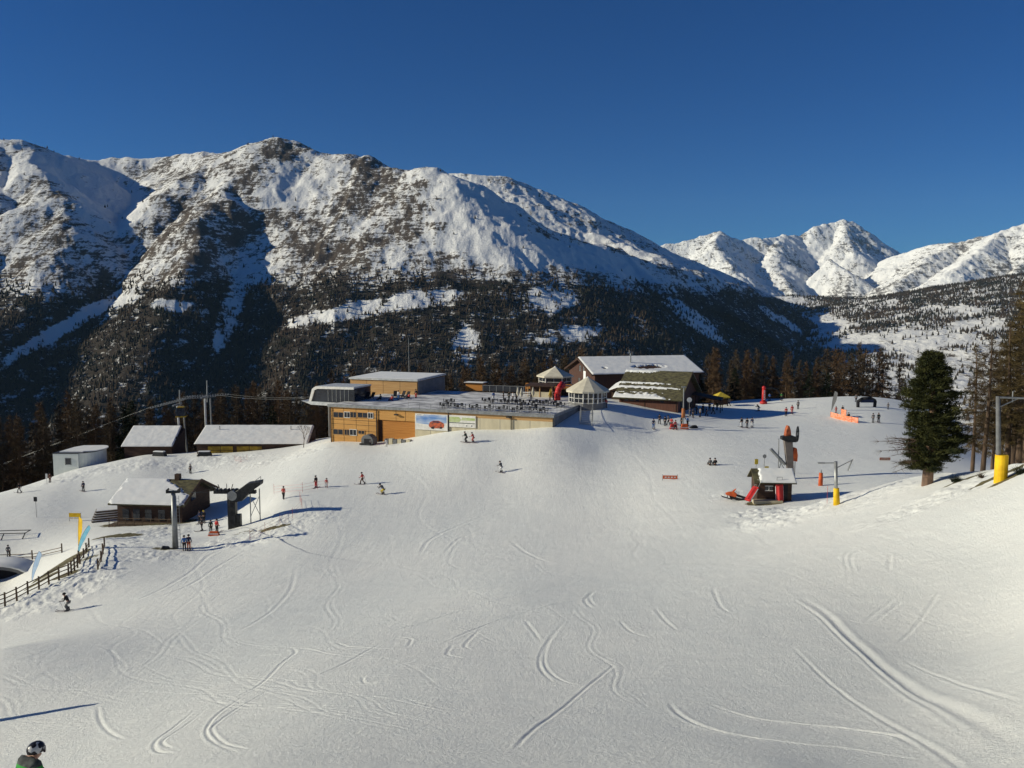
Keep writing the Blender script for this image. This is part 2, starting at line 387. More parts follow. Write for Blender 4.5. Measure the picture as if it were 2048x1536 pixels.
SECOND = [([(820,372,4.3),(880,360,4.3),(940,359,4.3),(1000,363,4.3),(1070,386,4.3),(1120,410,4.3),(1180,437,4.3),(1210,464,4.3),(1245,480,4.3),(1268,493,4.35),(1330,512,4.5),(1420,545,4.7),(1500,585,4.9),(1600,620,5.0)], .55, 0),
 ([(1060,386,4.3),(1100,440,4.0),(1180,480,3.8),(1300,520,3.6)], .6, 0)]
def polar(az0, az1, nc, r0, r1, nr):
    a_, r_ = np.meshgrid(np.linspace(R(az0), R(az1), nc), np.geomspace(r0, r1, nr))
    return r_ * np.sin(a_), r_ * np.cos(a_), r_, a_
def mountain_material(name, snowc, rockc, forestc, sc=1.0):
    m = bpy.data.materials.new(name); m.use_nodes = True
    t = m.node_tree; b = t.nodes['Principled BSDF']; L = t.links.new; N = t.nodes.new
    b.inputs['Roughness'].default_value = 0.9; b.inputs['Specular IOR Level'].default_value = 0.1
    tc = N('ShaderNodeTexCoord')
    def noise(scale, stretch, rot, detail=7, rough=0.7):
        mp = N('ShaderNodeMapping'); mp.inputs['Scale'].default_value = stretch; mp.inputs['Rotation'].default_value = (0, 0, rot)
        L(tc.outputs['Object'], mp.inputs[0])
        n_ = N('ShaderNodeTexNoise'); n_.inputs['Scale'].default_value = scale; n_.inputs['Detail'].default_value = detail; n_.inputs['Roughness'].default_value = rough
        L(mp.outputs[0], n_.inputs[0]); return n_.outputs[0]
    def math_(op, a, b_, cl=False):
        q = N('ShaderNodeMath'); q.operation = op; q.use_clamp = cl
        for i, v in enumerate((a, b_)):
            if isinstance(v, (int, float)): q.inputs[i].default_value = v
            else: L(v, q.inputs[i])
        return q.outputs[0]
    ra = N('ShaderNodeAttribute'); ra.attribute_name = 'rock'
    fa = N('ShaderNodeAttribute'); fa.attribute_name = 'forest'
    streak = noise(0.045 * sc, (1, 0.22, .6), R(-32))
    strips = noise(0.05 * sc, (0.35, 0.35, 2.4), 0)
    speck = noise(0.10 * sc, (1, 1, 1), 0, 6)
    mixn = math_('ADD', math_('ADD', math_('MULTIPLY', streak, 0.40), math_('MULTIPLY', strips, 0.30)), math_('MULTIPLY', speck, 0.30))
    k = math_('MULTIPLY', math_('SUBTRACT', math_('ADD', mixn, math_('MULTIPLY', ra.outputs['Fac'], 0.24)), 0.635), 20.0, True)
    rc = N('ShaderNodeValToRGB'); rc.color_ramp.elements[0].color = (*[c * 0.55 for c in rockc], 1); rc.color_ramp.elements[1].color = (*rockc, 1)
    rc.color_ramp.elements[0].position = 0.35; rc.color_ramp.elements[1].position = 0.65
    L(speck, rc.inputs[0])
    m1 = N('ShaderNodeMix'); m1.data_type = 'RGBA'; L(k, m1.inputs[0]); m1.inputs[6].default_value = (*snowc, 1); L(rc.outputs[0], m1.inputs[7])
    fk = math_('MULTIPLY', math_('SUBTRACT', math_('ADD', mixn, math_('MULTIPLY', fa.outputs['Fac'], 0.27)), 0.672), 16.0, True)
    m2 = N('ShaderNodeMix'); m2.data_type = 'RGBA'; L(fk, m2.inputs[0]); L(m1.outputs[2], m2.inputs[6])
    fc = N('ShaderNodeValToRGB'); fc.color_ramp.elements[0].color = (*[c * 0.6 for c in forestc], 1); fc.color_ramp.elements[1].color = (*forestc, 1)
    L(streak, fc.inputs[0]); L(fc.outputs[0], m2.inputs[7])
    L(m2.outputs[2], b.inputs['Base Color'])
    bp = N('ShaderNodeBump'); bp.inputs['Strength'].default_value = 0.7; bp.inputs['Distance'].default_value = 14.0 / sc
    L(mixn, bp.inputs['Height']); L(bp.outputs[0], b.inputs['Normal'])
    return m
M_MTN = mountain_material('mountain_cover', (.80, .80, .78), (.115, .09, .07), (.045, .035, .026))
M_FAR = mountain_material('peak_cover', (.84, .84, .82), (.16, .14, .125), (.05, .045, .04), 0.45)
def slope_noise(X, Y, amp, s, seed):
    c, s_ = math.cos(R(-32)), math.sin(R(-32))
    U = X * c - Y * s_; V = X * s_ + Y * c
    g = ridged(U / (260 * s), V / (900 * s), 5, seed)
    return amp * (0.5 * g + 0.5 * ridged(X / (330 * s), Y / (330 * s), 6, seed + 5) + 0.22 * ridged(X / (75 * s), Y / (75 * s), 4, seed + 9))
def img(X, Y, Z):
    """pixel column and row of points, used only to carry survey marks to their places on the slopes"""
    cy = Y * CP - Z * SP; cz = Y * SP + Z * CP
    return 1024 + F_PX * X / cy, 768 - F_PX * cz / cy
def survey(blobs, X, Y, Z):
    u, v = img(X, Y, Z); m_ = np.zeros_like(X)
    for px, py, ra_, rb_, s, ang in blobs:
        c, s_ = math.cos(R(ang)), math.sin(R(ang))
        du = (u - px) * c + (v - py) * s_; dv = -(u - px) * s_ + (v - py) * c
        d = np.hypot(du / ra_, dv / rb_)
        m_ = np.maximum(m_, s * sstep(1.3, 0.6, d + 0.35 * fbm(X / 90, Y / 90, 3, 77)))
    return m_
# main range
X, Y, RRm, AZm = polar(-40, 37, 1250, 400, 4700, 560)
wx = 45 * fbm(X / 420, Y / 420, 3, 41); wy = 45 * fbm(X / 420, Y / 420, 3, 42)
H = ridge_height(X + wx, Y + wy, MAIN)
far_w = sstep(500, 1500, RRm)
H = H + slope_noise(X, Y, 28, 1.0, 50) * (0.25 + 0.75 * far_w)
floor_ = -330 + 0.0 * X
H = np.maximum(H, floor_ + 40 * fbm(X / 300, Y / 300, 3, 3))
H = np.where(RRm < 900, np.minimum(H, -160 - 0.25 * (RRm - 400)), H)
u, v = img(X, Y, H)
clear = survey([(120,660,170,13,1,-30),(230,604,60,10,1,-12),(345,610,40,12,.8,0),(720,620,130,16,1,-10),(830,600,90,18,.9,-8),(462,620,20,95,.6,20),(930,690,26,40,.9,15),(1100,600,60,24,.8,0),(1130,670,70,16,.9,-5),
                (1390,640,70,16,.9,35),(1010,440,120,60,.6,30),(820,500,60,60,.2,0),(1000,500,160,26,.8,10),(1560,640,50,8,.7,30)], X, Y, H)
tl = 70 + 55 * fbm(X / 350, Y / 350, 4, 61)
forest = sstep(tl + 45, tl - 45, H)
clear = clear * np.clip(.85 + 1.5 * fbm(X / 45, Y / 45, 4, 66), .15, 1)
forest = np.clip(forest - clear, 0, 1)
gyv, gxv = np.gradient(H); 
steep = np.clip(np.abs(np.gradient(H, axis=0)) / (np.gradient(RRm, axis=0) + 1e-6), 0, 2)
rock = 0.66 + 0.50 * fbm(X / 200, Y / 200, 5, 71) + 0.20 * sstep(0.6, 1.3, steep) - 0.10 * sstep(250, 600, H)
rock = rock + survey([(557,305,40,20,.35,0),(727,330,30,14,.4,0),(690,430,140,50,.12,-40),(840,460,70,60,.12,-40),(470,420,120,60,.12,-35)], X, Y, H) - 0.45 * survey([(980,460,120,50,1,30),(900,400,60,50,1,0),(1200,520,160,20,1,15),(220,420,70,50,1,0),(160,350,90,40,1,15),(560,370,50,50,.8,40)], X, Y, H)
rock = np.clip(rock - clear * 0.6, 0, 1)
mr = grid_mesh('mountain_range', X, Y, H, M_MTN, {'rock': rock, 'forest': forest}); tag(mr, kind='structure')
MAIN_G = (X, Y, H, forest)
# ridge behind it
X, Y, RRm, _ = polar(-14, 30, 620, 3300, 5600, 170)
H = ridge_height(X + 30 * fbm(X / 300, Y / 300, 3, 1), Y, SECOND) + slope_noise(X, Y, 40, 1.0, 90)
rock = np.clip(0.45 + 0.4 * fbm(X / 240, Y / 240, 4, 72), 0, 1)
mr2 = grid_mesh('mountain_shoulder', X, Y, H, M_MTN, {'rock': rock, 'forest': np.clip(sstep(120, 20, H), 0, 1)}); tag(mr2, kind='structure')
# snow peaks far off
FAR = [([(1250,520,11),(1325,498,11),(1370,490,11),(1400,480,11),(1440,468,11),(1458,478,11),(1480,488,11),(1520,485,11),(1560,480,11.2),(1600,476,11.4),(1630,460,11.4),(1660,456,11.5),(1690,446,11.5),(1705,450,11.5),(1730,475,12.1),(1760,494,12.5),(1800,516,13.0),(1830,530,13.2)], .85, 0),
 ([(1690,446,11.5),(1690,480,11),(1710,510,10.6),(1740,550,10.2),(1760,590,9.8)], .75, 0),
 ([(1560,480,11.2),(1540,520,10.4),(1560,560,9.8),(1600,600,9.2)], .7, 0),
 ([(1660,530,10),(1700,555,9.6),(1735,585,9.4)], .8, 0),
 ([(1440,468,11),(1430,500,10.3),(1470,540,9.6),(1500,590,9)], .7, 0),
 ([(1780,522,10.4),(1820,510,10),(1880,497,9.6),(1920,490,9.4),(1960,485,9.2),(1980,480,9.1),(2000,474,9),(2030,462,9),(2060,450,9),(2200,420,8.8),(2400,400,8.8)], .7, 0),
 ([(2000,474,9),(1960,510,8.5),(1900,550,8.1),(1850,595,7.8)], .7, 0),
 ([(2060,455,9),(2050,520,8.3),(2010,590,7.8)], .75, 0),([(1920,490,9.4),(1850,530,8.9),(1790,590,8.3)], .7, 0)]
X, Y, RRm, _ = polar(4, 40, 900, 7000, 14600, 350)
H = ridge_height(X + 90 * fbm(X / 1000, Y / 1000, 4, 11), Y + 90 * fbm(X / 1000, Y / 1000, 4, 12), FAR) + slope_noise(X, Y, 75, 3.0, 110) + 20 * fbm(X / 90, Y / 90, 3, 8)
rock = np.clip(0.50 + 0.5 * fbm(X / 600, Y / 600, 4, 73), 0, 1)
fp = grid_mesh('snow_peaks', X, Y, H, M_FAR, {'rock': rock, 'forest': np.clip(.8 * sstep(190, 60, H), 0, 1)}); tag(fp, kind='structure')
# wooded valley side with meadows, lower right
SHELF = [([(1250,640,5.4),(1480,600,5.3),(1560,596,5.2),(1640,596,5.1),(1720,598,5.0),(1800,600,4.9),(1900,600,4.8),(1970,597,4.7),(2010,588,4.6),(2048,578,4.5),(2200,530,4.4),(2400,500,4.4)], .17, 0)]
X, Y, RRm, _ = polar(8, 42, 760, 1000, 5600, 330)
H = ridge_height(X, Y, SHELF)
base = -330 + (RRm - 1000) * 0.072
H = np.where(RRm < 5300, np.minimum(np.maximum(H, base), H + 400), H) - 420 * sstep(1600, 1470, 1024 + F_PX * X / Y) * sstep(4100, 3600, RRm) + 14 * ridged(X / 500, Y / 400, 5, 131) + 7 * fbm(X / 60, Y / 60, 3, 14)
u, v = img(X, Y, H)
op = survey([(1650,650,60,22,1,8),(1760,690,110,22,1,2),(1560,600,60,7,.6,5),(1900,620,80,8,.7,3),(1960,650,60,12,.9,-6),(1840,680,120,20,.9,0),(1740,605,60,6,.6,0),(1990,700,70,20,.7,0),(1880,760,160,60,.75,0),(1960,880,150,120,.8,0)], X, Y, H)
forest = np.clip(0.72 + 1.0 * fbm(X / 260, Y / 130, 4, 81) - 0.85 * op, 0, 1)
vs = grid_mesh('valley_hillside', X, Y, H, M_MTN, {'rock': np.clip(.42 + .4 * fbm(X / 200, Y / 120, 4, 83), 0, 1), 'forest': forest * .75}); tag(vs, kind='structure')
SHELF_G = (X, Y, H, forest)

# ------------------------------------------------------------------ far woods: one mass nobody could count
def far_wood(name, grid, count, seed, hmin, hmax, material, rlim=(1100, 5200)):
    X, Y, H, Fm = grid; rg = np.random.default_rng(seed)
    nr, nc = X.shape
    u, v = img(X, Y, H)
    # chance per cell: density of the wood times cell area
    area = np.abs(np.hypot(np.gradient(X, axis=0), np.gradient(Y, axis=0)) * np.hypot(np.gradient(X, axis=1), np.gradient(Y, axis=1)))
    RD = np.hypot(X, Y)
    vis = (u > -60) & (u < 2108) & (v < 900) & (RD > rlim[0]) & (RD < rlim[1])
    pr = (np.clip(Fm, 0.03, 1) ** 1.5 * area / RD ** 1.1 * vis).ravel()
    pr /= pr.sum()
    ids = rg.choice(len(pr), count, p=pr)
    i, j = np.divmod(ids, nc); i = np.clip(i, 0, nr - 2); j = np.clip(j, 0, nc - 2)
    a_, b_ = rg.random(count), rg.random(count)
    def bil(G): return (G[i, j] * (1 - a_) * (1 - b_) + G[i + 1, j] * a_ * (1 - b_) + G[i, j + 1] * (1 - a_) * b_ + G[i + 1, j + 1] * a_ * b_)
    x, y, z = bil(X), bil(Y), bil(H)
    h = rg.uniform(hmin, hmax, count); wr = h * rg.uniform(.17, .28, count); ph = rg.uniform(0, 6.28, count)
    nseg = 5
    vs_ = []
    for k in range(nseg):
        a2 = ph + k * 2 * math.pi / nseg
        rj = wr * rg.uniform(.7, 1.2, count)
        vs_.append(np.stack([x + rj * np.cos(a2), y + rj * np.sin(a2), z + h * rg.uniform(.02, .2, count)], -1))
    vs_.append(np.stack([x + rg.uniform(-.05, .05, count) * h, y, z + h], -1))
    V = np.stack(vs_, 1).reshape(-1, 3).astype(np.float32)
    base_i = (np.arange(count) * (nseg + 1))[:, None, None]
    tri = np.array([[k, (k + 1) % nseg, nseg] for k in range(nseg)])[None]
    T = (base_i + tri).reshape(-1, 3).astype(np.int32)
    me = bpy.data.meshes.new(name)
    me.vertices.add(len(V)); me.vertices.foreach_set('co', V.ravel())
    me.loops.add(T.size); me.loops.foreach_set('vertex_index', T.ravel())
    me.polygons.add(len(T)); me.polygons.foreach_set('loop_start', np.arange(0, T.size, 3, dtype=np.int32)); me.polygons.foreach_set('loop_total', np.full(len(T), 3, np.int32))
    me.update(); me.materials.append(material)
    o = bpy.data.objects.new(name, me); COL.objects.link(o)
    return o
M_WOOD = mat('far_wood', (.075, .052, .034), 0.95, (.024, .026, .018), scale=0.012, detail=5, spec=0.05)
tag(far_wood('mountain_forest', MAIN_G, 34000, 1, 8, 15, M_WOOD), 'dark brown forest covering the lower slopes of the big mountain', 'forest', kind='stuff')
tag(far_wood('valley_forest', SHELF_G, 23000, 2, 10, 20, M_WOOD, (1500, 5600)), 'scattered dark woods among snowy meadows on the valley side', 'forest', kind='stuff')
# ------------------------------------------------------------------ builders
class MB:
    def __init__(s): s.v = []; s.f = []; s.marks = []
    def mark(s, m):
        """faces added from here on carry this material: surface pattern of the same part"""
        s.marks.append((len(s.f), m)); return s
    def add(s, vs, fs):
        o = len(s.v); s.v += [tuple(map(float, v)) for v in vs]; s.f += [tuple(i + o for i in f) for f in fs]; return s
    def box(s, x0, x1, y0, y1, z0, z1):
        vs = [(x, y, z) for z in (z0, z1) for y in (y0, y1) for x in (x0, x1)]
        return s.add(vs, [(0, 2, 3, 1), (4, 5, 7, 6), (0, 1, 5, 4), (2, 6, 7, 3), (0, 4, 6, 2), (1, 3, 7, 5)])
    def tube(s, p, q, r0, r1=None, n=8, cap=True):
        r1 = r0 if r1 is None else r1
        p = Vector([float(c) for c in p]); q = Vector([float(c) for c in q]); d = (q - p).normalized()
        a = d.cross(Vector((0, 0, 1)) if abs(d.z) < .95 else Vector((1, 0, 0))).normalized(); b = d.cross(a)
        vs = []
        for c, r in ((p, r0), (q, r1)):
            for i in range(n):
                t = 2 * math.pi * i / n; vs.append(c + (a * math.cos(t) + b * math.sin(t)) * r)
        fs = [(i, (i + 1) % n, n + (i + 1) % n, n + i) for i in range(n)]
        if cap: fs += [tuple(range(n))[::-1], tuple(range(n, 2 * n))]
        return s.add(vs, fs)
    def path(s, pts_, r, n=8):
        for a, b in zip(pts_[:-1], pts_[1:]): s.tube(a, b, r, r, n)
        return s
    def ball(s, c, rx, ry=None, rz=None, nu=12, nv=8):
        ry = ry or rx; rz = rz or rx; vs = [(c[0], c[1], c[2] + rz)]
        for j in range(1, nv):
            t = math.pi * j / nv
            for i in range(nu):
                u = 2 * math.pi * i / nu; vs.append((c[0] + rx * math.sin(t) * math.cos(u), c[1] + ry * math.sin(t) * math.sin(u), c[2] + rz * math.cos(t)))
        vs.append((c[0], c[1], c[2] - rz)); fs = [(0, 1 + i, 1 + (i + 1) % nu) for i in range(nu)]
        for j in range(nv - 2):
            for i in range(nu):
                a = 1 + j * nu; fs.append((a + i, a + nu + i, a + nu + (i + 1) % nu, a + (i + 1) % nu))
        l = len(vs) - 1; a = 1 + (nv - 2) * nu
        fs += [(l, a + (i + 1) % nu, a + i) for i in range(nu)]
        return s.add(vs, fs)
    def prism(s, poly, axis, lo, hi):
        """polygon in the plane across the axis, pushed out from lo to hi"""
        n_ = len(poly)
        def P3(a, b, c): return {'x': (c, a, b), 'y': (a, c, b), 'z': (a, b, c)}[axis]
        vs = [P3(a, b, lo) for a, b in poly] + [P3(a, b, hi) for a, b in poly]
        fs = [tuple(range(n_)), tuple(range(2 * n_ - 1, n_ - 1, -1))] + [(i, i + n_, (i + 1) % n_ + n_, (i + 1) % n_) for i in range(n_)]
        return s.add(vs, fs)
    def slab(s, a, b, c, d, th):
        """flat plate over four corner points, th thick downwards"""
        a, b, c, d = [Vector([float(k) for k in v]) for v in (a, b, c, d)]; nn = (b - a).cross(d - a).normalized()
        if nn.z < 0: nn = -nn
        return s.add([a, b, c, d] + [v - nn * th for v in (a, b, c, d)], [(0, 1, 2, 3), (7, 6, 5, 4), (0, 4, 5, 1), (1, 5, 6, 2), (2, 6, 7, 3), (3, 7, 4, 0)])
    def build(s, name, m, parent=None, smooth=False, bevel=0):
        me = bpy.data.meshes.new(name); me.from_pydata(s.v, [], s.f)
        bm_ = bmesh.new(); bm_.from_mesh(me); bmesh.ops.recalc_face_normals(bm_, faces=bm_.faces)
        if bevel: bmesh.ops.bevel(bm_, geom=list(bm_.edges), offset=bevel, segments=1, affect='EDGES')
        bm_.to_mesh(me); bm_.free()
        if smooth: me.polygons.foreach_set('use_smooth', [True] * len(me.polygons))
        me.materials.append(m)
        if s.marks:
            mi = np.zeros(len(me.polygons), np.int32)
            for k, (i0, mm) in enumerate(s.marks): me.materials.append(mm); mi[i0:] = k + 1
            me.polygons.foreach_set('material_index', mi)
        o = bpy.data.objects.new(name, me); COL.objects.link(o)
        if parent: o.parent = parent
        return o
def thing(name, label, cat, loc, rz=0.0, group=None):
    o = bpy.data.objects.new(name, None); COL.objects.link(o); o.location = [float(c) for c in loc]; o.rotation_euler = (0, 0, rz)
    return tag(o, label, cat, group)
KIDS = {}
def dup(root, loc, rz=None, label=None, scale=None, group=None):
    if root.name not in KIDS: KIDS[root.name] = [(c, list(c.children)) for c in root.children]
    r = root.copy(); COL.objects.link(r); r.location = [float(c) for c in loc]
    if rz is not None: r.rotation_euler = (0, 0, rz)
    if label: r['label'] = label
    if group: r['group'] = group
    if scale: r.scale = scale if isinstance(scale, tuple) else (scale,) * 3
    for c, gs in KIDS[root.name]:
        k = c.copy(); COL.objects.link(k); k.parent = r
        for g in gs:
            q = g.copy(); COL.objects.link(q); q.parent = k
    return r
def snow_sheet(name, parent, a, b, c, d, th=.14, mask=None, seed=0, nu=60, nv=30, m=None):
    """lying snow over the quad a b c d (a-b is the eave); mask(u, v) > 0 keeps it; its rim comes down to the roof"""
    a, b, c, d = [np.array(v, float) for v in (a, b, c, d)]
    U, V = np.meshgrid(np.linspace(0, 1, nu + 1), np.linspace(0, 1, nv + 1))
    Lu = np.linalg.norm(b - a); Lv = np.linalg.norm(d - a)
    edge = np.minimum(np.minimum(U, 1 - U) * Lu, np.minimum(V, 1 - V) * Lv)
    mk = np.ones_like(U) if mask is None else mask(U, V)
    mk = mk + 0.35 * fbm(U * Lu / 1.1 + seed, V * Lv / 1.1, 4, 300 + seed)
    hh = th * sstep(0, .22, mk) * sstep(0.0, .18, edge + .06) * (1 + .16 * fbm(U * Lu / 1.6, V * Lv / 1.3, 3, 310 + seed))
    nn = np.cross(b - a, d - a); nn /= np.linalg.norm(nn)
    if nn[2] < 0: nn = -nn
    Pp = (a[None, None] * ((1 - U) * (1 - V))[..., None] + b * (U * (1 - V))[..., None] + c * (U * V)[..., None] + d * ((1 - U) * V)[..., None]) + nn * (hh + .004)[..., None]
    idx = np.arange(U.size).reshape(U.shape); fs = []
    keep = mk > 0
    for j in range(nv):
        for i in range(nu):
            if keep[j:j + 2, i:i + 2].sum() >= 3: fs.append((idx[j, i], idx[j, i + 1], idx[j + 1, i + 1], idx[j + 1, i]))
    mb = MB(); mb.v = [tuple(p) for p in Pp.reshape(-1, 3)]; mb.f = [tuple(int(k) for k in f) for f in fs]
    o = mb.build(name, m or M_ROOFSNOW, parent, True)
    return o

M_ROOFSNOW = mat('roof_snow', (.80, .80, .78), .8, (.72, .74, .74), scale=.8, bump=.03)
M_TIMBER = mat('larch_boards', (.60, .33, .10), .65, (.45, .22, .055), scale=1.0, stretch=(.25, .25, 6), detail=6, thr=(.3, .7))
M_TIMBER2 = mat('pale_boards', (.50, .31, .13), .65, (.38, .21, .08), scale=1.0, stretch=(.25, .25, 6), detail=6)
M_TIMBER3 = mat('orange_boards', (.50, .215, .045), .65, (.38, .15, .026), scale=1.0, stretch=(.25, .25, 6), detail=6)
M_CONC = mat('concrete', (.58, .52, .37), .85, (.46, .41, .29), scale=.8, stretch=(1, 1, .3), detail=6)
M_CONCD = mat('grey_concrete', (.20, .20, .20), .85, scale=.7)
M_DECK = mat('terrace_floor', (.70, .70, .69), .8, (.33, .33, .34), scale=.35, stretch=(1, 1.6, 1), detail=7, thr=(.42, .56))
M_METAL = mat('galvanised_steel', (.32, .33, .33), .45, (.22, .23, .23), metallic=.5, scale=2)
M_DMETAL = mat('dark_steel', (.045, .048, .05), .5, (.02, .02, .022), metallic=.3, scale=3)
M_WHITE = mat('white_paint', (.74, .73, .69), .5, (.62, .61, .57), scale=2)
M_WHITEM = mat('white_metal', (.60, .62, .62), .4, (.45, .47, .48), scale=1.5, metallic=.2)
M_CANVAS = mat('cream_canvas', (.62, .58, .46), .8, (.52, .48, .38), scale=1.2)
M_GLASS = mat('dark_glass', (.03, .035, .045), .12, (.012, .014, .02), scale=.6, spec=.6)
M_BROWN = mat('dark_stained_wood', (.075, .04, .026), .75, (.035, .02, .014), scale=1.2, stretch=(1, 1, 5), detail=5)
M_RBROWN = mat('red_brown_wood', (.12, .05, .033), .75, (.065, .028, .02), scale=1.2, stretch=(6, 6, .5), detail=5)
M_STONE = mat('stone_slab_roof', (.125, .115, .058), .9, (.05, .045, .028), scale=1.4, stretch=(1, 1.8, 1), detail=8, bump=.06, thr=(.36, .62))
M_YELLOW = mat('yellow_pad', (.80, .52, .01), .55, (.62, .37, .006), scale=1.5)
M_OCHRE = mat('yellow_panel', (.42, .28, .03), .7, (.2, .12, .015), scale=1.0)
M_RED = mat('red_paint', (.55, .03, .03), .5, (.36, .02, .02), scale=2)
M_ORANGE = mat('orange_cloth', (.66, .13, .03), .65, (.42, .07, .02), scale=2)
M_BLUE = mat('blue_cloth', (.05, .16, .42), .7, scale=3)
M_LBLUE = mat('light_blue_cloth', (.18, .46, .62), .7, (.12, .36, .52), scale=1.5)
M_PALEB = mat('pale_blue_cloth', (.33, .45, .62), .7, (.25, .37, .55), scale=1.5)
M_NAVY = mat('navy_cloth', (.02, .03, .08), .8, scale=3)
M_BLACK = mat('black_cloth', (.018, .018, .022), .8, scale=3)
M_GREEN = mat('green_cloth', (.03, .22, .04), .75, (.02, .14, .03), scale=3)
M_DGREEN = mat('dark_green_cloth', (.02, .045, .03), .8, scale=3)
M_GREY = mat('grey_cloth', (.16, .165, .17), .8, scale=3)
M_WCLOTH = mat('white_cloth', (.70, .71, .72), .8, scale=3)
M_YCLOTH = mat('yellow_cloth', (.60, .45, .05), .8, scale=3)
M_PINK = mat('rose_red_cloth', (.52, .09, .08), .75, scale=3)
M_SKIN = mat('skin', (.50, .30, .22), .6, (.44, .25, .18), scale=6)
M_PLASTER = mat('white_render', (.66, .69, .66), .85, (.58, .62, .59), scale=.7)
M_FENCE = mat('weathered_wood', (.15, .10, .06), .85, (.07, .05, .035), scale=3, stretch=(1, 1, .2))
M_BARK = mat('bark', (.13, .085, .055), .9, (.05, .035, .025), scale=4, stretch=(1, 1, .25), bump=.03)
M_NETO = mat('orange_net', (.85, .20, .05), .7, (.85, .50, .36), scale=9, detail=2, thr=(.42, .5))

# ------------------------------------------------------------------ main timber and concrete building with the roof terrace
PL = at(660, 808, 150.0); PR = at(1105, 832, 135.0)
ROOF_Z = -17.95
ax = np.array([PR[0] - PL[0], PR[1] - PL[1]]); LX = float(np.hypot(*ax)); ax /= LX
ANG = math.atan2(ax[1], ax[0])
def loc_of(px, py, z=None, D=None):
    """local x, y on the building's axes of a pixel at height z (or at distance D)"""
    r = ray(px, py); p = r * ((z / r[2]) if z is not None else D / r[1])
    d = p[:2] - PL[:2]
    return float(d @ ax), float(-d[0] * ax[1] + d[1] * ax[0]), float(p[2])
def front(px, py):
    """local x and world z of a pixel on the plane of the building's front wall"""
    r = ray(px, py); nrm = np.array([-ax[1], ax[0]])
    t = (PL[:2] @ nrm) / (r[:2] @ nrm); p = r * t
    return float((p[:2] - PL[:2]) @ ax), float(p[2] - ROOF_Z)
B = thing('service_building', 'long flat building of larch boards and pale concrete with a dining terrace on its roof', 'building', (PL[0], PL[1], ROOF_Z), ANG)
xt = front(830, 850)[0]; xr = front(754, 840)[0]; xg0 = front(758, 840)[0]; DEPTH = 30.0
zg = front(790, 841)[1]
mb = MB(); mb.box(0, xr, 0, 14, -9, -.35); mb.box(xr, xt, .5, 14, -9, -.35)
mb.box(xr, xt, 0, .5, zg, -.35); mb.mark(M_BROWN)
for py in (818, 833.5, 840, 849, 861):
    z = front(700, py)[1]; mb.box(.05, xr, -.02, 0, z - .03, z + .03)
for x in (front(687.5, 830)[0], front(712, 830)[0], front(737, 830)[0]): mb.box(x - .02, x + .02, -.018, 0, -7, -.4)
for x in (front(792, 830)[0], front(811, 830)[0]): mb.box(x - .02, x + .02, -.018, 0, -2.3, -.4)
mb.build('timber_wall', M_TIMBER, B)
g = MB(); g.box(xr + .9, xt, .25, .497, -9, zg); g.build('garage_door', M_TIMBER3, B)
g = MB(); g.box(xr, xr + .9, .42, .497, -9, zg); g.build('entrance_recess', M_BROWN, B)
mb = MB(); mb.box(xt, LX, 0, 6, -9, -1.1); mb.box(xt, LX - 2, 6, DEPTH, -9, -1.1)
mb.mark(M_CONCD)
for px in (861, 930, 960, 1000, 1060): x = front(px, 850)[0]; mb.box(x - .03, x + .03, -.012, 0, -7, -1.1)
mb.build('concrete_wall', M_CONC, B)
MB().box(xt, LX, -.003, .3, -1.1, -.35).build('timber_band', M_TIMBER2, B)
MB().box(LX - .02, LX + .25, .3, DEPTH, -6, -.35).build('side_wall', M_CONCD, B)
MB().box(-.3, LX + .3, -.3, DEPTH, -.35, -.02).build('terrace_floor', M_DECK, B)
MB().box(-.35, LX + .35, -.36, -.1, -.38, .1).build('roof_edge', M_METAL, B)
MB().box(LX + .12, LX + .35, -.1, 15, -.38, .1).build('roof_edge', M_METAL, B)
for (x0, x1, y0, y1) in [(667,687,824,835),(689,700,824,835),(701,713,824,835),(716,735,825,835.5),(736.5,746,826,836),(667,686,858,869),(689.5,699,859,870),(700,713,859,870.5),(717,729,861,868)]:
    a, z1 = front(x0, y0); b, z0 = front(x1, y1)
    wn = MB().box(a, b, -.05, -.003, z0, z1).build('window', M_GLASS, B)
    f = MB(); t = .09
    f.box(a - t, a, -.09, 0, z0 - t, z1 + t); f.box(b, b + t, -.09, 0, z0 - t, z1 + t); f.box(a, b, -.09, 0, z0 - t, z0); f.box(a, b, -.09, 0, z1, z1 + t); f.box((a + b) / 2 - .03, (a + b) / 2 + .03, -.07, -.05, z0, z1)
    f.build('frame', M_WHITE if x0 in (689, 736.5, 700) else M_TIMBER2, wn)
for px in (663, 754, 897.5, 1023):
    x, _ = front(px, 850); MB().tube((x, -.16, -7.5), (x, -.16, -.4), .09).build('downpipe', M_DMETAL, B)
for px, py in ((794, 829), (1018, 834)):
    x, z = front(px, py); g = MB().box(x - .35, x + .35, -.5, -.1, z - .1, z + .12); g.tube((x, 0, z), (x, -.3, z), .05); g.build('wall_lamp', M_DMETAL, B)
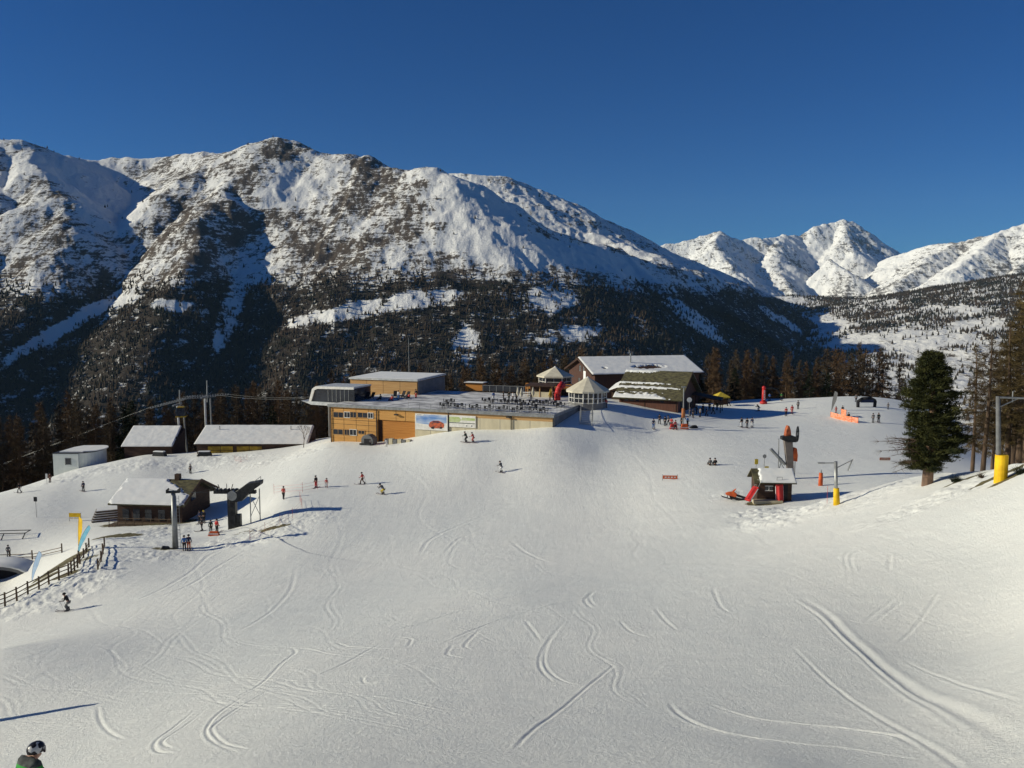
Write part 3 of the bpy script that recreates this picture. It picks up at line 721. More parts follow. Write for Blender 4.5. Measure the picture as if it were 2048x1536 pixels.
# handrail round the terrace
g = MB()
x = 16.0
while x < LX: g.tube((x, .1, 0), (x, .1, 1.0), .03, n=5); x += 2.2
g.tube((16, .1, 1), (LX, .1, 1), .03, n=5); g.tube((16, .1, .55), (LX, .1, .55), .02, n=5)
for k in range(7): g.tube((LX + .05, .1 + 2.2 * k, 0), (LX + .05, .1 + 2.2 * k, 1), .03, n=5)
g.tube((LX + .05, .1, 1), (LX + .05, 14, 1), .03, n=5)
g.build('handrail', M_METAL, B)
def board(name, label, quad, parts):
    x0, x1, y0, y1 = quad; a, z1 = front(x0, y0); b, z0 = front(x1, y1); w_, h_ = b - a, z1 - z0
    p = np.array([PL[0], PL[1]]) + ax * a
    T = thing(name, label, 'billboard', (p[0], p[1], ROOF_Z + z0), ANG)
    MB().box(0, w_, -.16, -.06, 0, h_).build('panel', M_WHITE, T)
    for nm, poly, m_, dy in parts:
        MB().prism([(u_ * w_, v_ * h_) for u_, v_ in poly], 'y', -.165 - dy, -.161).build(nm, m_, T)
M_PSKY = mat('printed_sky', (.10, .22, .50), .5, (.50, .58, .68), scale=.55, stretch=(.6, 1, 2.2), detail=4)
M_PSNOW = mat('printed_snow', (.66, .66, .60), .5, scale=1)
M_PGREEN = mat('printed_green', (.36, .46, .16), .5, (.50, .54, .34), scale=1.2, stretch=(1, 1, 3))
M_PCAR = mat('printed_car', (.55, .12, .05), .5, (.20, .07, .05), scale=3)
el = [(.63 + .22 * math.cos(t), .36 + .20 * math.sin(t)) for t in np.linspace(0, 6.1, 18)]
board('billboard', 'billboard picturing a red car under a blue sky on the pale concrete wall', (831, 896, 826.5, 862),
      [('printed_sky', [(.03, .96), (.97, .96), (.97, .48), (.5, .34), (.03, .40)], M_PSKY, .0),
       ('heading', [(.03, .98), (.30, .98), (.24, .88), (.03, .88)], M_WHITE, .006), ('logo', [(.06, .945), (.2, .945), (.2, .925), (.06, .925)], M_NAVY, .012),
       ('printed_car', [(.42, .30), (.45, .18), (.52, .12), (.80, .14), (.88, .20), (.90, .34), (.88, .48), (.80, .56), (.72, .62), (.56, .60), (.46, .50)], M_PCAR, .012),
       ('car_windows', [(.52, .50), (.57, .57), (.74, .57), (.79, .49)], M_NAVY, .018), ('car_wheel', [(.50, .10), (.57, .08), (.60, .16), (.56, .24), (.50, .2)], M_BLACK, .02),
       ('car_wheel', [(.76, .12), (.82, .12), (.85, .2), (.80, .26), (.76, .2)], M_BLACK, .02)])
board('billboard', 'green and white striped billboard right of the downpipe on the concrete wall', (899, 952, 829.5, 856),
      [('printed_meadow', [(.0, .86), (.38, .86), (.46, .62), (.38, .42), (.0, .42)], M_PGREEN, 0), ('printed_field', [(.5, .84), (.98, .80), (.98, .60), (.46, .58)], M_PGREEN, 0),
       ('stripe', [(.0, .385), (.98, .385), (.98, .33), (.0, .33)], M_DGREEN, 0), ('emblem', [(.83, .2), (.88, .2), (.88, .11), (.83, .11)], M_NAVY, 0), ('emblem', [(.64, .19), (.69, .19), (.69, .10), (.64, .10)], M_GREY, 0)])
# plan of things on the terrace: local x, y of a pixel at terrace height
def terr(px, py):
    r = ray(px, py); p = r * (ROOF_Z / r[2]); return np.array((p[0], p[1], ROOF_Z))
def axis_thing(name, label, cat, px, py, D, rz=None, z=None, group=None):
    p = at(px, py, D); return thing(name, label, cat, (p[0], p[1], p[2] if z is None else z), ANG if rz is None else rz, group)
# upper box with the white flat roof
U = axis_thing('upper_building', 'pale timber box building with flat snowy roof on the far side of the terrace', 'building', 701, 790, 172, z=ROOF_Z)
UL = 15.6
g = MB().box(0, UL, 0, 13, -5, 2.75).mark(M_BROWN)
for k in range(1, 4): g.box(k * 3.9 - .02, k * 3.9 + .02, -.015, 0, 0, 2.7)
g.build('timber_wall', M_TIMBER2, U)
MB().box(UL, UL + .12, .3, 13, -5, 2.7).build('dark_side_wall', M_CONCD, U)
MB().slab((-.2, -.3, 3.05), (UL + .25, -.3, 3.05), (UL + .25, 13.3, 3.3), (-.2, 13.3, 3.3), .3).build('roof', M_WHITEM, U)
snow_sheet('roof_snow', U, (-.15, -.25, 3.05), (UL + .2, -.25, 3.05), (UL + .2, 13.2, 3.3), (-.15, 13.2, 3.3), .12)
MB().tube((7.5, 12, 3.2), (7.5, 12, 11.0), .06, .04).build('antenna_mast', M_METAL, U)
# gondola station with dark glass and white rim
S = axis_thing('gondola_station', 'dark glass gondola station with a curved white rim at the left end of the terrace', 'building', 619, 806, 158)
MB().prism([(0.5, .4), (1.3, 2.7), (1.9, 3.0), (10, 3.1), (10, .3)], 'y', 0, 6).build('glass_hall', M_GLASS, S)
MB().prism([(-1.6, .45), (.6, -.25), (10, -.35), (10, .3), (.5, .38), (-.4, .3)], 'y', -.4, 6.4).build('lower_rim', M_WHITEM, S)
MB().prism([(0.0, .35), (.55, .35), (1.3, 2.55), (2.0, 2.85), (10, 2.95), (10, 3.35), (1.6, 3.3), (.8, 2.8)], 'y', -.25, -.02).build('front_rim', M_WHITE, S)
MB().prism([(0.9, 3.0), (1.8, 3.36), (10, 3.42), (10, 3.12), (1.9, 3.02)], 'y', -.02, 6.3).build('roof', M_WHITEM, S)
g = MB()
for k in range(6): g.box(4.2 + .9 * k, 4.28 + .9 * k, -.04, 0, .5, 2.9)
g.build('glazing_bars', M_METAL, S)
for xx in (1.8, 6): MB().tube((xx, 4, -7), (xx, 4, 0), .22).build('support_post', M_CONCD, S)

# ------------------------------------------------------------------ gable houses
def gable(T, x1, y1, zb, ze, zr, over, wall, roof, th=.25, yr=None):
    """walls 0..x1, 0..y1 from zb to the eaves ze, ridge along x at height zr"""
    yr = y1 / 2 if yr is None else yr
    MB().prism([(0, zb), (y1, zb), (y1, ze), (yr, zr - th - .05), (0, ze)], 'x', 0, x1).build('wall', wall, T)
    s1 = (zr - ze) / yr; s2 = (zr - ze) / (y1 - yr)
    A_ = (-over, -over, ze - s1 * over + th); B_ = (x1 + over, -over, ze - s1 * over + th); C_ = (x1 + over, yr, zr + th * .0 + .12); D_ = (-over, yr, zr + .12)
    E_ = (x1 + over, y1 + over, ze - s2 * over + th); G_ = (-over, y1 + over, ze - s2 * over + th)
    rf = MB().slab(A_, B_, C_, D_, th).slab(D_, C_, E_, G_, th).build('roof', roof, T)
    return rf, (A_, B_, C_, D_), (D_, C_, E_, G_)
# lodge with the mossy slab roof
zl = -20.4
H1 = thing('lodge', 'red-brown wooden lodge with a steep mossy stone roof partly covered in snow', 'house', (21.0, 160.6, zl), R(-25))
rf, q1, q2 = gable(H1, 11.6, 15.5, -3, 3.0, 7.3, 1.0, M_RBROWN, M_STONE, yr=7.6)
snow_sheet('roof_snow', rf, *q1, th=.22, seed=4, nu=90, nv=60, mask=lambda u, v: .55 - 3.2 * v - 1.0 * np.maximum(u - .55, 0) * 2 - .0)
snow_sheet('roof_snow', rf, *q1, th=.2, seed=9, nu=100, nv=70, mask=lambda u, v: .16 + .42 * np.sin(v * 38) - 2.6 * np.abs(v - .42) - 1.1 * np.maximum(u - .55, 0) - .7 * np.maximum(.05 - u, 0) * 5)
snow_sheet('roof_snow', rf, *q1, th=.2, seed=13, nu=90, nv=60, mask=lambda u, v: -.35 + 6 * (v - .86) - 4 * np.maximum(u - .42, 0))
snow_sheet('roof_snow', rf, *q2, th=.2, seed=3)
for xx in (.5, 5.0, 11.2): MB().box(xx, xx + .14, -.08, -.003, -1, 2.9).build('wall_post', M_BROWN, H1)
for xx in (1.1, 2.2, 3.3, 8.2): MB().box(xx, xx + .7, -.05, -.003, 2.0, 2.5).build('window', M_GLASS, H1)
MB().prism([(-.9, 3.0), (-.9, 3.25), (7.6, 7.55), (7.6, 7.25)], 'x', 12.62, 12.7).build('barge_board', M_BROWN, H1)
for yy in (2, 6, 10): MB().box(11.603, 11.66, yy, yy + 1.2, .2, 2.2).build('door', M_BLACK, H1)
g = MB(); g.slab((-3.6, 4, 3.3), (-1.0, 4, 4.3), (-1.0, 10, 5.6), (-3.6, 9, 4.2), .2); lt = g.build('side_roof', M_BROWN, H1)
snow_sheet('roof_snow', lt, (-3.6, 4, 3.3), (-1.0, 4, 4.3), (-1.0, 10, 5.6), (-3.6, 9, 4.2), .25)
MB().box(-3.2, -.02, 5, 10, -2, 3.2).build('side_wall', M_BROWN, H1)
# big chalet restaurant behind
e0 = at(1185, 749, 178)
H2 = thing('chalet', 'large brown chalet with a long snow-covered roof behind the mossy lodge', 'house', (e0[0] + .6, e0[1] + .8, -20.5), R(13.5))
ze = e0[2] + 20.5
rf, q1, q2 = gable(H2, 24.6, 18.6, -3, ze, ze + 3.0, .9, mat('chalet_wood', (.095, .045, .032), .75, (.05, .026, .02), scale=1.2, stretch=(6, 6, .5), detail=5), M_BROWN)
snow_sheet('roof_snow', rf, *q1, th=.25, seed=21, nu=120, nv=50, mask=lambda u, v: .42 - .9 * np.exp(-((u - .55) / .14) ** 2 - ((v - .34) / .10) ** 2) - .8 * np.exp(-((u - .15) / .02) ** 2 - ((v - .32) / .05) ** 2))
snow_sheet('roof_snow', rf, *q2, th=.25, seed=22)
g = MB().tube((10.2, 5, ze + 1), (10.2, 5, ze + 4.6), .16); g.tube((9.9, 5, ze + 4.2), (9.9, 5, ze + 4.9), .12); g.tube((10.7, 5, ze + 3.8), (10.7, 5, ze + 4.5), .12); g.build('flue_pipe', M_METAL, H2)
MB().prism([(-.9, ze - .45), (-.9, ze - .1), (9.3, ze + 3.0), (19.5, ze - .1), (19.5, ze - .45), (9.3, ze + 2.6)], 'x', -1.0, -.92).build('barge_board', M_BROWN, H2)
for yy, zz in ((2.6, 2.6), (5.2, 2.6), (7.6, 2.6), (10.2, 2.6), (7.0, 5.6), (9.6, 5.6)):
    wn = MB().box(-.05, -.003, yy, yy + 1.3, zz, zz + 1.4).build('window', M_GLASS, H2)
    MB().box(-.08, -.051, yy + .6, yy + .7, zz, zz + 1.4).box(-.08, -.051, yy - .08, yy, zz, zz + 1.4).build('frame', M_WHITE, wn)
MB().box(-1.5, 0, 1.5, 13, 2.0, 2.15).build('balcony', M_BROWN, H2)
MB().box(-.1, -.02, 6.0, 7.6, 4.0, 5.9).build('snow_on_balcony', M_ROOFSNOW, H2)
# wooden deck in front of the chalet and two canvas pavilions
def pavilion(name, label, c, rad, hw, hr, nside, m_roof, rot=0.0, base=.25):
    T = thing(name, label, 'pavilion', c, rot)
    MB().prism([(rad * .98 * math.cos(2 * math.pi * k / nside), rad * .98 * math.sin(2 * math.pi * k / nside)) for k in range(nside)], 'z', -1.6, base).build('base', M_CONCD, T)
    pr = [(rad * .95 * math.cos(2 * math.pi * k / nside), rad * .95 * math.sin(2 * math.pi * k / nside)) for k in range(nside)]
    po = [(rad * 1.1 * math.cos(2 * math.pi * k / nside), rad * 1.1 * math.sin(2 * math.pi * k / nside)) for k in range(nside)]
    gp, fr = MB(), MB()
    for k in range(nside):
        a_, b_ = pr[k], pr[(k + 1) % nside]
        gp.add([(*a_, base), (*b_, base), (*b_, hw), (*a_, hw), ], [(0, 1, 2, 3)])
        fr.tube((*a_, base), (*a_, hw), .11, n=6)
        for z in (base + .08, base + .9, hw - .12): fr.tube((*a_, z), (*b_, z), .06, n=5)
        m_ = ((a_[0] + b_[0]) / 2, (a_[1] + b_[1]) / 2); fr.tube((*m_, base), (*m_, hw), .05, n=5)
    gp.build('glazing', M_GLASS, T); fr.build('frame', M_WHITE, T)
    r_ = MB()
    for k in range(nside):
        a_, b_ = po[k], po[(k + 1) % nside]
        r_.add([(*a_, hw - .1), (*b_, hw - .1), (b_[0] * .08, b_[1] * .08, hr), (a_[0] * .08, a_[1] * .08, hr)], [(0, 1, 2, 3)])
        r_.add([(*a_, hw - .1), (*b_, hw - .1), (*b_, hw - .4), (*a_, hw - .4)], [(0, 1, 2, 3)])
    r_.build('canopy', m_roof, T)
    MB().tube((0, 0, hr - .1), (0, 0, hr + .22), .42, .1, 10).build('finial', M_WHITE, T)
    return T
pc = at(1175, 806, 151.5)
PV = pavilion('pavilion', 'round white pavilion with cream canopy and glazed door beside the metal steps', (pc[0], pc[1], pc[2]), 3.7, 2.55, 4.7, 12, M_CANVAS, R(12))
g = MB()
for xx in (-1.0, -.1, .8): g.box(xx - .07, xx + .07, -3.86, -3.72, .25, 2.3)
g.box(-1.0, .8, -3.86, -3.72, 2.2, 2.34); g.build('door_frame', M_WHITE, PV)
pd = at(1110, 772, 170)
DK = thing('raised_deck', 'raised brown wooden deck carrying the hexagonal marquee', 'deck', (pd[0] - .3, pd[1], pd[2]), ANG)
MB().box(-4.6, 5.2, -4.6, 5, -.25, 0).build('floor', M_TIMBER3, DK)
g = MB()
for xx in (-4.5, -2, .5, 3, 5.1): g.box(xx, xx + .12, -4.6, -4.48, -3.2, .9)
g.box(-4.5, 5.2, -4.62, -4.56, .75, .9); g.box(-4.5, 5.2, -4.62, -4.56, .3, .45); g.build('railing', M_TIMBER3, DK)
MB().box(-4.2, 5, -4.2, 4.8, -3.2, -.25).build('understorey', M_BROWN, DK)
pavilion('marquee', 'cream hexagonal marquee with dark windows on the raised wooden deck', (pd[0], pd[1] - .2, pd[2] + .02), 3.5, 2.3, 3.9, 6, M_CANVAS, R(-8), 0.12)
# red inflatable arch
ra_ = at(1119, 795, 157)
g = MB(); ap = [(-.35, 0, -.6), (-.4, 0, .6), (-.2, 0, 1.5), (.15, .3, 2.1), (.5, 1.2, 2.4), (.8, 2.4, 2.1)]
g.path([Vector(p) for p in ap], .58, 12)
for p in ap: g.ball(p, .585)
RA = g.build('inflatable_arch', M_RED, None, True); RA.location = ra_; tag(RA, 'fat red inflatable tube bending over beside the round pavilion', 'inflatable arch')
# metal steps on the snow
ms = at(1172, 848, 137.5)
ST = thing('metal_stairs', 'grey metal stair frame standing on the snow below the round pavilion', 'stairs', ms, R(-8))
g = MB()
for xx in (-1.0, 1.0):
    g.tube((xx, 0, -.3), (xx, 0, 2.2), .07, n=6); g.tube((xx, 2.6, -.3), (xx, 2.6, 3.0), .07, n=6); g.tube((xx, 0, 1.9), (xx, 2.6, 2.9), .045, n=6)
g.build('rail', M_METAL, ST)
g = MB()
for k in range(7): g.box(-1, 1, .35 * k, .35 * k + .3, .1 + .3 * k, .16 + .3 * k)
g.build('tread', M_METAL, ST)
# low timber sheds and glass railing at the back of the terrace
sh = terr(948, 781)
SH = thing('timber_shed', 'small orange timber shed at the far edge of the terrace', 'shed', (sh[0], sh[1], ROOF_Z), ANG)
MB().box(-1.9, 1.9, 0, 2, 0, 1.5).build('wall', M_TIMBER3, SH)
snow_sheet('roof_snow', MB().box(-2.3, 2.3, -.3, 2.2, 1.5, 1.66).build('roof', M_BROWN, SH), (-2.3, -.3, 1.66), (2.3, -.3, 1.66), (2.3, 2.2, 1.66), (-2.3, 2.2, 1.66), .1)
rl = terr(966, 783); rl2 = terr(1052, 786)
T = thing('glass_railing', 'grey glass railing along the far edge of the terrace', 'railing', rl, math.atan2(rl2[1] - rl[1], rl2[0] - rl[0]))
LL = float(np.hypot(*(rl2 - rl)[:2])); g = MB(); k = 0
while k * 1.5 < LL: g.box(k * 1.5 - .05, k * 1.5 + .05, -.05, .05, 0, 1.35); k += 1
g.box(0, LL, -.04, .04, 1.3, 1.38); g.build('posts', M_METAL, T); MB().box(0, LL, -.01, .01, .1, 1.25).build('panes', M_GLASS, T)
kb = terr(1082, 796)
KB = thing('bar_hut', 'open wooden bar hut with a low roof on the terrace below the marquee', 'bar', (kb[0], kb[1] + 1.5, ROOF_Z), ANG)
MB().box(-2.8, 2.4, 0, 2.4, 0, 1.0).build('counter', M_CONC, KB)
MB().box(-2.5, 2.1, .8, 2.3, 1.0, 2.0).build('back_wall', M_BROWN, KB)
for xx in (-2.8, -.3, 2.2): MB().box(xx, xx + .18, -.1, .08, 0, 2.3).build('post', M_TIMBER2, KB)
MB().slab((-3.2, -.6, 2.3), (2.8, -.6, 2.3), (2.8, 2.7, 2.6), (-3.2, 2.7, 2.6), .18).build('roof', M_BROWN, KB)

# ------------------------------------------------------------------ buildings of the lower level on the left
def shed(name, label, fl, fr, bk, D0, D1, walls, base_drop=4.0, seed=0, over=.5):
    """mono-pitch roof given by the pixels of its front eave ends, and the pixel of its back edge height"""
    a_, b_ = at(*fl, D0), at(*fr, D0); zb = at(fl[0], bk, D1)[2]
    L_ = b_[0] - a_[0]; dp = D1 - D0; ze_ = (a_[2] + b_[2]) / 2
    T = thing(name, label, 'shed', (a_[0], D0, ze_), 0)
    rise = zb - ze_; sx = a_[0] * dp / D0 * .15
    q = ((0, 0, .02), (L_, 0, .02), (L_ + b_[0] * dp / D0 * .35, dp, rise), (a_[0] * dp / D0 * .5 + 1.0 * (a_[0] < 0), dp, rise))
    rf_ = MB().slab(*q, .2).build('roof', M_BROWN, T)
    snow_sheet('roof_snow', rf_, *q, th=.34, seed=seed, nu=120, nv=46, mask=lambda u, v: .12 + 12 * np.minimum(np.minimum(u, 1 - u) * 2.5, v + .02))
    MB().prism([(over, -base_drop), (dp - .3, -base_drop), (dp - .3, rise - .35), (over, -.22 + rise * over / dp)], 'x', .4, L_ - .4).build('wall', walls, T)
    return T, L_
SH1, L1 = shed('snowy_shed', 'low dark shed under a thick snow roof, left of the yellow one', (242, 895), (345, 893), 853, 167, 175, M_BROWN, seed=31)
SH2, L2 = shed('snowy_shed', 'long shed with yellow doors under a thick snow roof left of the timber building', (387.5, 889), (616, 889), 852, 164, 172.5, M_BROWN, seed=35)
for x0, x1 in ((414, 464), (472, 522)):
    a_ = (x0 - 387.5) / (616 - 387.5) * L2; b_ = (x1 - 387.5) / (616 - 387.5) * L2
    d_ = MB().box(a_, b_, .38, .46, -2.3, -.45).build('door', M_OCHRE, SH2)
    MB().box((a_ + b_) / 2 - .05, (a_ + b_) / 2 + .05, .34, .378, -2.3, -.45).box(a_, b_, .34, .378, -1.3, -1.22).build('rail', M_BROWN, d_)
for x_ in (3.2, 18): MB().tube((x_, 6, .5), (x_, 6, 2.9), .1).build('vent_pipe', M_METAL, SH2)
# white tank house
tk = at(107, 938, 161.5); TW = at(193, 934, 163)[0] - tk[0]
TK = thing('tank_house', 'round white tank house with a snowy top and one small window at the wood edge', 'building', (tk[0], tk[1], tk[2] - .3), 0)
pl_ = [(0, 0), (5.0, 0), (5.0, .6)] + [(5.0 + (TW - 5.0) * math.sin(t), 4.6 - 4.0 * math.cos(t)) for t in np.linspace(.25, math.pi * .95, 14)] + [(1.2, 8.2), (.2, 6)]
MB().prism(pl_, 'z', -2, 3.35).build('wall', M_PLASTER, TK)
MB().prism([(x * 1.01 - .05, y * 1.01 - .05) for x, y in pl_], 'z', 3.35, 3.5).build('roof_rim', M_DMETAL, TK)
MB().prism([(x * .93 + .9, y * .9 + .8) for x, y in pl_], 'z', 3.5, 3.68).build('roof_snow', M_ROOFSNOW, TK)
wn = MB().box(2.5, 3.5, -.05, -.003, 1.2, 2.4).build('window', M_GLASS, TK); MB().box(2.42, 2.5, -.08, 0, 1.1, 2.5).box(3.5, 3.58, -.08, 0, 1.1, 2.5).box(2.42, 3.58, -.085, 0, 2.4, 2.5).build('frame', M_GREY, wn)
# lift hut with the stone roof
lh = at(216, 1006, 115.6)
LH = thing('lift_hut', 'dark wooden lift hut with a snow-covered stone roof beside the lift pylons', 'hut', (lh[0] + .9, lh[1] + .8, lh[2] - 2.9), R(-6))
rf, q1, q2 = gable(LH, 9.7, 8.6, -2.5, 3.0, 5.25, .9, M_BROWN, M_STONE, th=.22)
snow_sheet('roof_snow', rf, *q1, th=.22, seed=51, nu=100, nv=50, mask=lambda u, v: .45 + .0 * u - 4.5 * np.maximum(u - .90 + .42 * np.maximum(v - .35, 0) * 1.6, 0) - 3.2 * np.maximum(.10 - u, 0) - 3 * np.maximum(.06 - v, 0))
snow_sheet('roof_snow', rf, *q2, th=.2, seed=52)
g = MB().box(6.6, 7.3, 4.1, 4.8, 4.8, 6.2); g.build('chimney', M_BROWN, LH); 
MB().prism([(-.95, 2.9), (-.95, 3.2), (4.3, 5.6), (9.6, 3.2), (9.6, 2.9), (4.3, 5.2)], 'x', 10.62, 10.72).build('barge_board', M_BROWN, LH)
MB().box(9.703, 9.76, 2.8, 4.2, 2.6, 3.7).build('window', M_GLASS, LH)
for xx in (.8, 2.4, 4.2, 6.2, 8.0): MB().box(xx, xx + 1.0, -.06, -.003, .3, 1.9).build('window', M_GLASS, LH)
g = MB()
for k in range(9): g.tube((-.4 + k * 1.25, -1.5, -.6), (-.4 + k * 1.25, -1.5, .9), .05, n=5)
g.tube((-.4, -1.5, .9), (9.8, -1.5, .9), .05, n=5); g.tube((-.4, -1.5, .4), (9.8, -1.5, .4), .04, n=5); g.build('veranda_rail', M_FENCE, LH)
MB().box(-.5, 9.9, -1.6, 0, -.9, -.1).build('veranda_floor', M_FENCE, LH)
# stacked planks with snow
wp = hit(212, 1040); WP = thing('plank_stack', 'stack of dark planks with snow between them left of the lift hut', 'wood pile', wp, R(25))
g, g2 = MB(), MB()
for k in range(5):
    for j in range(4): g.box(-1.9 + .15 * k, 1.9, -.9 + j * .5, -.52 + j * .5, .35 * k, .35 * k + .2)
    g2.box(-1.8 + .15 * k, 1.85, -.92, 1.0, .35 * k + .2, .35 * k + .3)
g.build('planks', M_FENCE, WP); g2.build('snow_layer', M_ROOFSNOW, WP)
# ticket hut of the right-hand drag lift
hh = at(1514, 1000, 90)
HT = thing('drag_lift_hut', 'small dark wooden hut with snowy roof at the foot of the drag lift drive', 'hut', (hh[0], hh[1], hh[2]), R(-4))
rf, q1, q2 = gable(HT, 3.75, 3.0, -1, 2.15, 3.15, .42, M_BROWN, M_STONE, th=.14)
snow_sheet('roof_snow', rf, *q1, th=.2, seed=61, nu=50, nv=26, mask=lambda u, v: .5 - 5 * np.maximum(.24 - u, 0) - 2.5 * np.maximum(v - .97, 0))
wn = MB().box(.85, 1.65, -.05, -.003, 1.1, 1.6).build('window', M_GLASS, HT); MB().box(.8, 1.7, -.08, -.05, 1.05, 1.12).box(.8, 1.7, -.08, -.05, 1.58, 1.65).box(1.22, 1.28, -.08, -.05, 1.1, 1.6).build('frame', M_WHITE, wn)
MB().box(2.6, 3.3, -.05, -.003, 0, 1.95).build('door', M_BLACK, HT)
MB().box(-.5, 2.6, -.9, -.02, -.4, .12).build('step', M_CONC, HT)
def rescue_sled(label, loc, rot):
    T = thing('rescue_sled', label, 'sled', loc); T.rotation_euler = rot
    MB().prism([(-.35, 0), (.35, 0), (.42, .25), (-.42, .25)], 'y', 0, 1.9).build('hull', M_RED, T, bevel=.03)
    MB().prism([(-.30, .25), (.30, .25), (.12, .42), (-.12, .42)], 'y', .15, 1.7).build('cover', M_RED, T)
    MB().tube((-.3, 1.9, .15), (-.3, 2.7, .35), .025).tube((.3, 1.9, .15), (.3, 2.7, .35), .025).tube((-.3, 2.7, .35), (.3, 2.7, .35), .025).build('handle', M_METAL, T)
    MB().box(-.44, -.38, .2, 1.7, .1, .2).box(.38, .44, .2, 1.7, .1, .2).build('strap', M_WCLOTH, T)
rescue_sled('red rescue sled leaning on the left end of the drag lift hut', (hh[0] - 1.25, hh[1] - .9, hh[2] + .05), (R(48), 0, R(-62)))
rescue_sled('red and white rescue sled stood upright by the door of the drag lift hut', (hh[0] + 2.3, hh[1] - .5, hh[2] - .05), (R(82), 0, R(4)))
# ------------------------------------------------------------------ people
def skin_mesh(name, nodes, edges, m, sub=1):
    """one continuous surface grown over joints: nodes name -> (x, y, z, r)"""
    names = list(nodes); me = bpy.data.meshes.new(name)
    me.from_pydata([nodes[k][:3] for k in names], [(names.index(a), names.index(b)) for a, b in edges], [])
    o = bpy.data.objects.new(name, me); COL.objects.link(o)
    o.modifiers.new('s', 'SKIN'); sv = me.skin_vertices[0].data
    for i, k in enumerate(names):
        r = nodes[k][3]; sv[i].radius = (r, r) if not isinstance(r, tuple) else r
    sv[0].use_root = True
    sm = o.modifiers.new('u', 'SUBSURF'); sm.levels = sub; sm.render_levels = sub
    dg = bpy.context.evaluated_depsgraph_get(); dg.update()
    out = bpy.data.meshes.new_from_object(o.evaluated_get(dg)); out.name = name
    bpy.data.objects.remove(o); bpy.data.meshes.remove(me)
    out.polygons.foreach_set('use_smooth', [True] * len(out.polygons))
    out.materials.clear(); out.materials.append(m)
    return out
POSES = {  # pelvis y,z ; chest y,z ; head y,z ; hands (x,y,z) ; elbows ; knees ; ankles
 'stand': dict(pel=(0, .93), ch=(.0, 1.38), hd=(.02, 1.63), el=((-.27, -.02, 1.13), (.27, -.02, 1.13)), ha=((-.27, .12, .90), (.27, .12, .90)), kn=((-.11, .02, .50), (.11, .02, .50)), an=((-.13, 0, .10), (.13, 0, .10))),
 'ski': dict(pel=(-.12, .82), ch=(.10, 1.22), hd=(.20, 1.46), el=((-.32, .12, 1.0), (.32, .12, 1.0)), ha=((-.30, .42, .98), (.30, .42, .98)), kn=((-.14, .14, .48), (.14, .14, .48)), an=((-.15, -.02, .12), (.15, -.02, .12))),
 'walk': dict(pel=(0, .92), ch=(.05, 1.37), hd=(.09, 1.62), el=((-.27, .14, 1.14), (.27, -.14, 1.14)), ha=((-.25, .36, 1.02), (.25, -.22, .92)), kn=((-.11, .22, .52), (.11, -.02, .48)), an=((-.12, .28, .10), (.12, -.30, .13))),
 'tuck': dict(pel=(-.22, .70), ch=(.18, 1.02), hd=(.38, 1.20), el=((-.28, .28, .80), (.28, .28, .80)), ha=((-.20, .58, .95), (.20, .58, .95)), kn=((-.14, .18, .46), (.14, .18, .46)), an=((-.15, -.05, .12), (.15, -.05, .12))),
 'sit': dict(pel=(0, .22), ch=(-.06, .68), hd=(.0, .93), el=((-.27, -.05, .46), (.27, -.05, .46)), ha=((-.22, .22, .40), (.22, .22, .40)), kn=((-.14, .40, .42), (.14, .40, .42)), an=((-.15, .78, .10), (.15, .78, .10))),
}
PM = {}
M_BOOT = mat('ski_boot', (.05, .05, .06), .4, scale=5)
M_SKI = mat('ski_topsheet', (.25, .26, .28), .4, (.1, .02, .02), scale=3)
M_GOGG = mat('goggles', (.05, .03, .05), .12, scale=4, spec=.6)
def hand_nodes(n, e, tag_, h, sgn, r, root, fr):
    n[tag_] = (h[0], h[1], h[2], r)
    n[tag_ + 'k'] = (h[0], h[1] + .055, h[2] - .02, r * .9); e += [(root, tag_), (tag_, tag_ + 'k')]
    for i, l in enumerate((.030, .036, .034, .026)):
        o = (i - 1.5) * .021; a = tag_ + 'f%d' % i
        n[a] = (h[0] + o, h[1] + .085, h[2] - .03, fr); n[a + 'b'] = (h[0] + o, h[1] + .09 + l * .5, h[2] - .055, fr * .9); n[a + 'c'] = (h[0] + o, h[1] + .085, h[2] - .055 - l, fr * .8)
        e += [(tag_ + 'k', a), (a, a + 'b'), (a + 'b', a + 'c')]
    a = tag_ + 't'
    n[a] = (h[0] - sgn * .045, h[1] + .03, h[2] - .015, fr * 1.1); n[a + 'b'] = (h[0] - sgn * .055, h[1] + .065, h[2] - .04, fr); e += [(tag_, a), (a, a + 'b')]
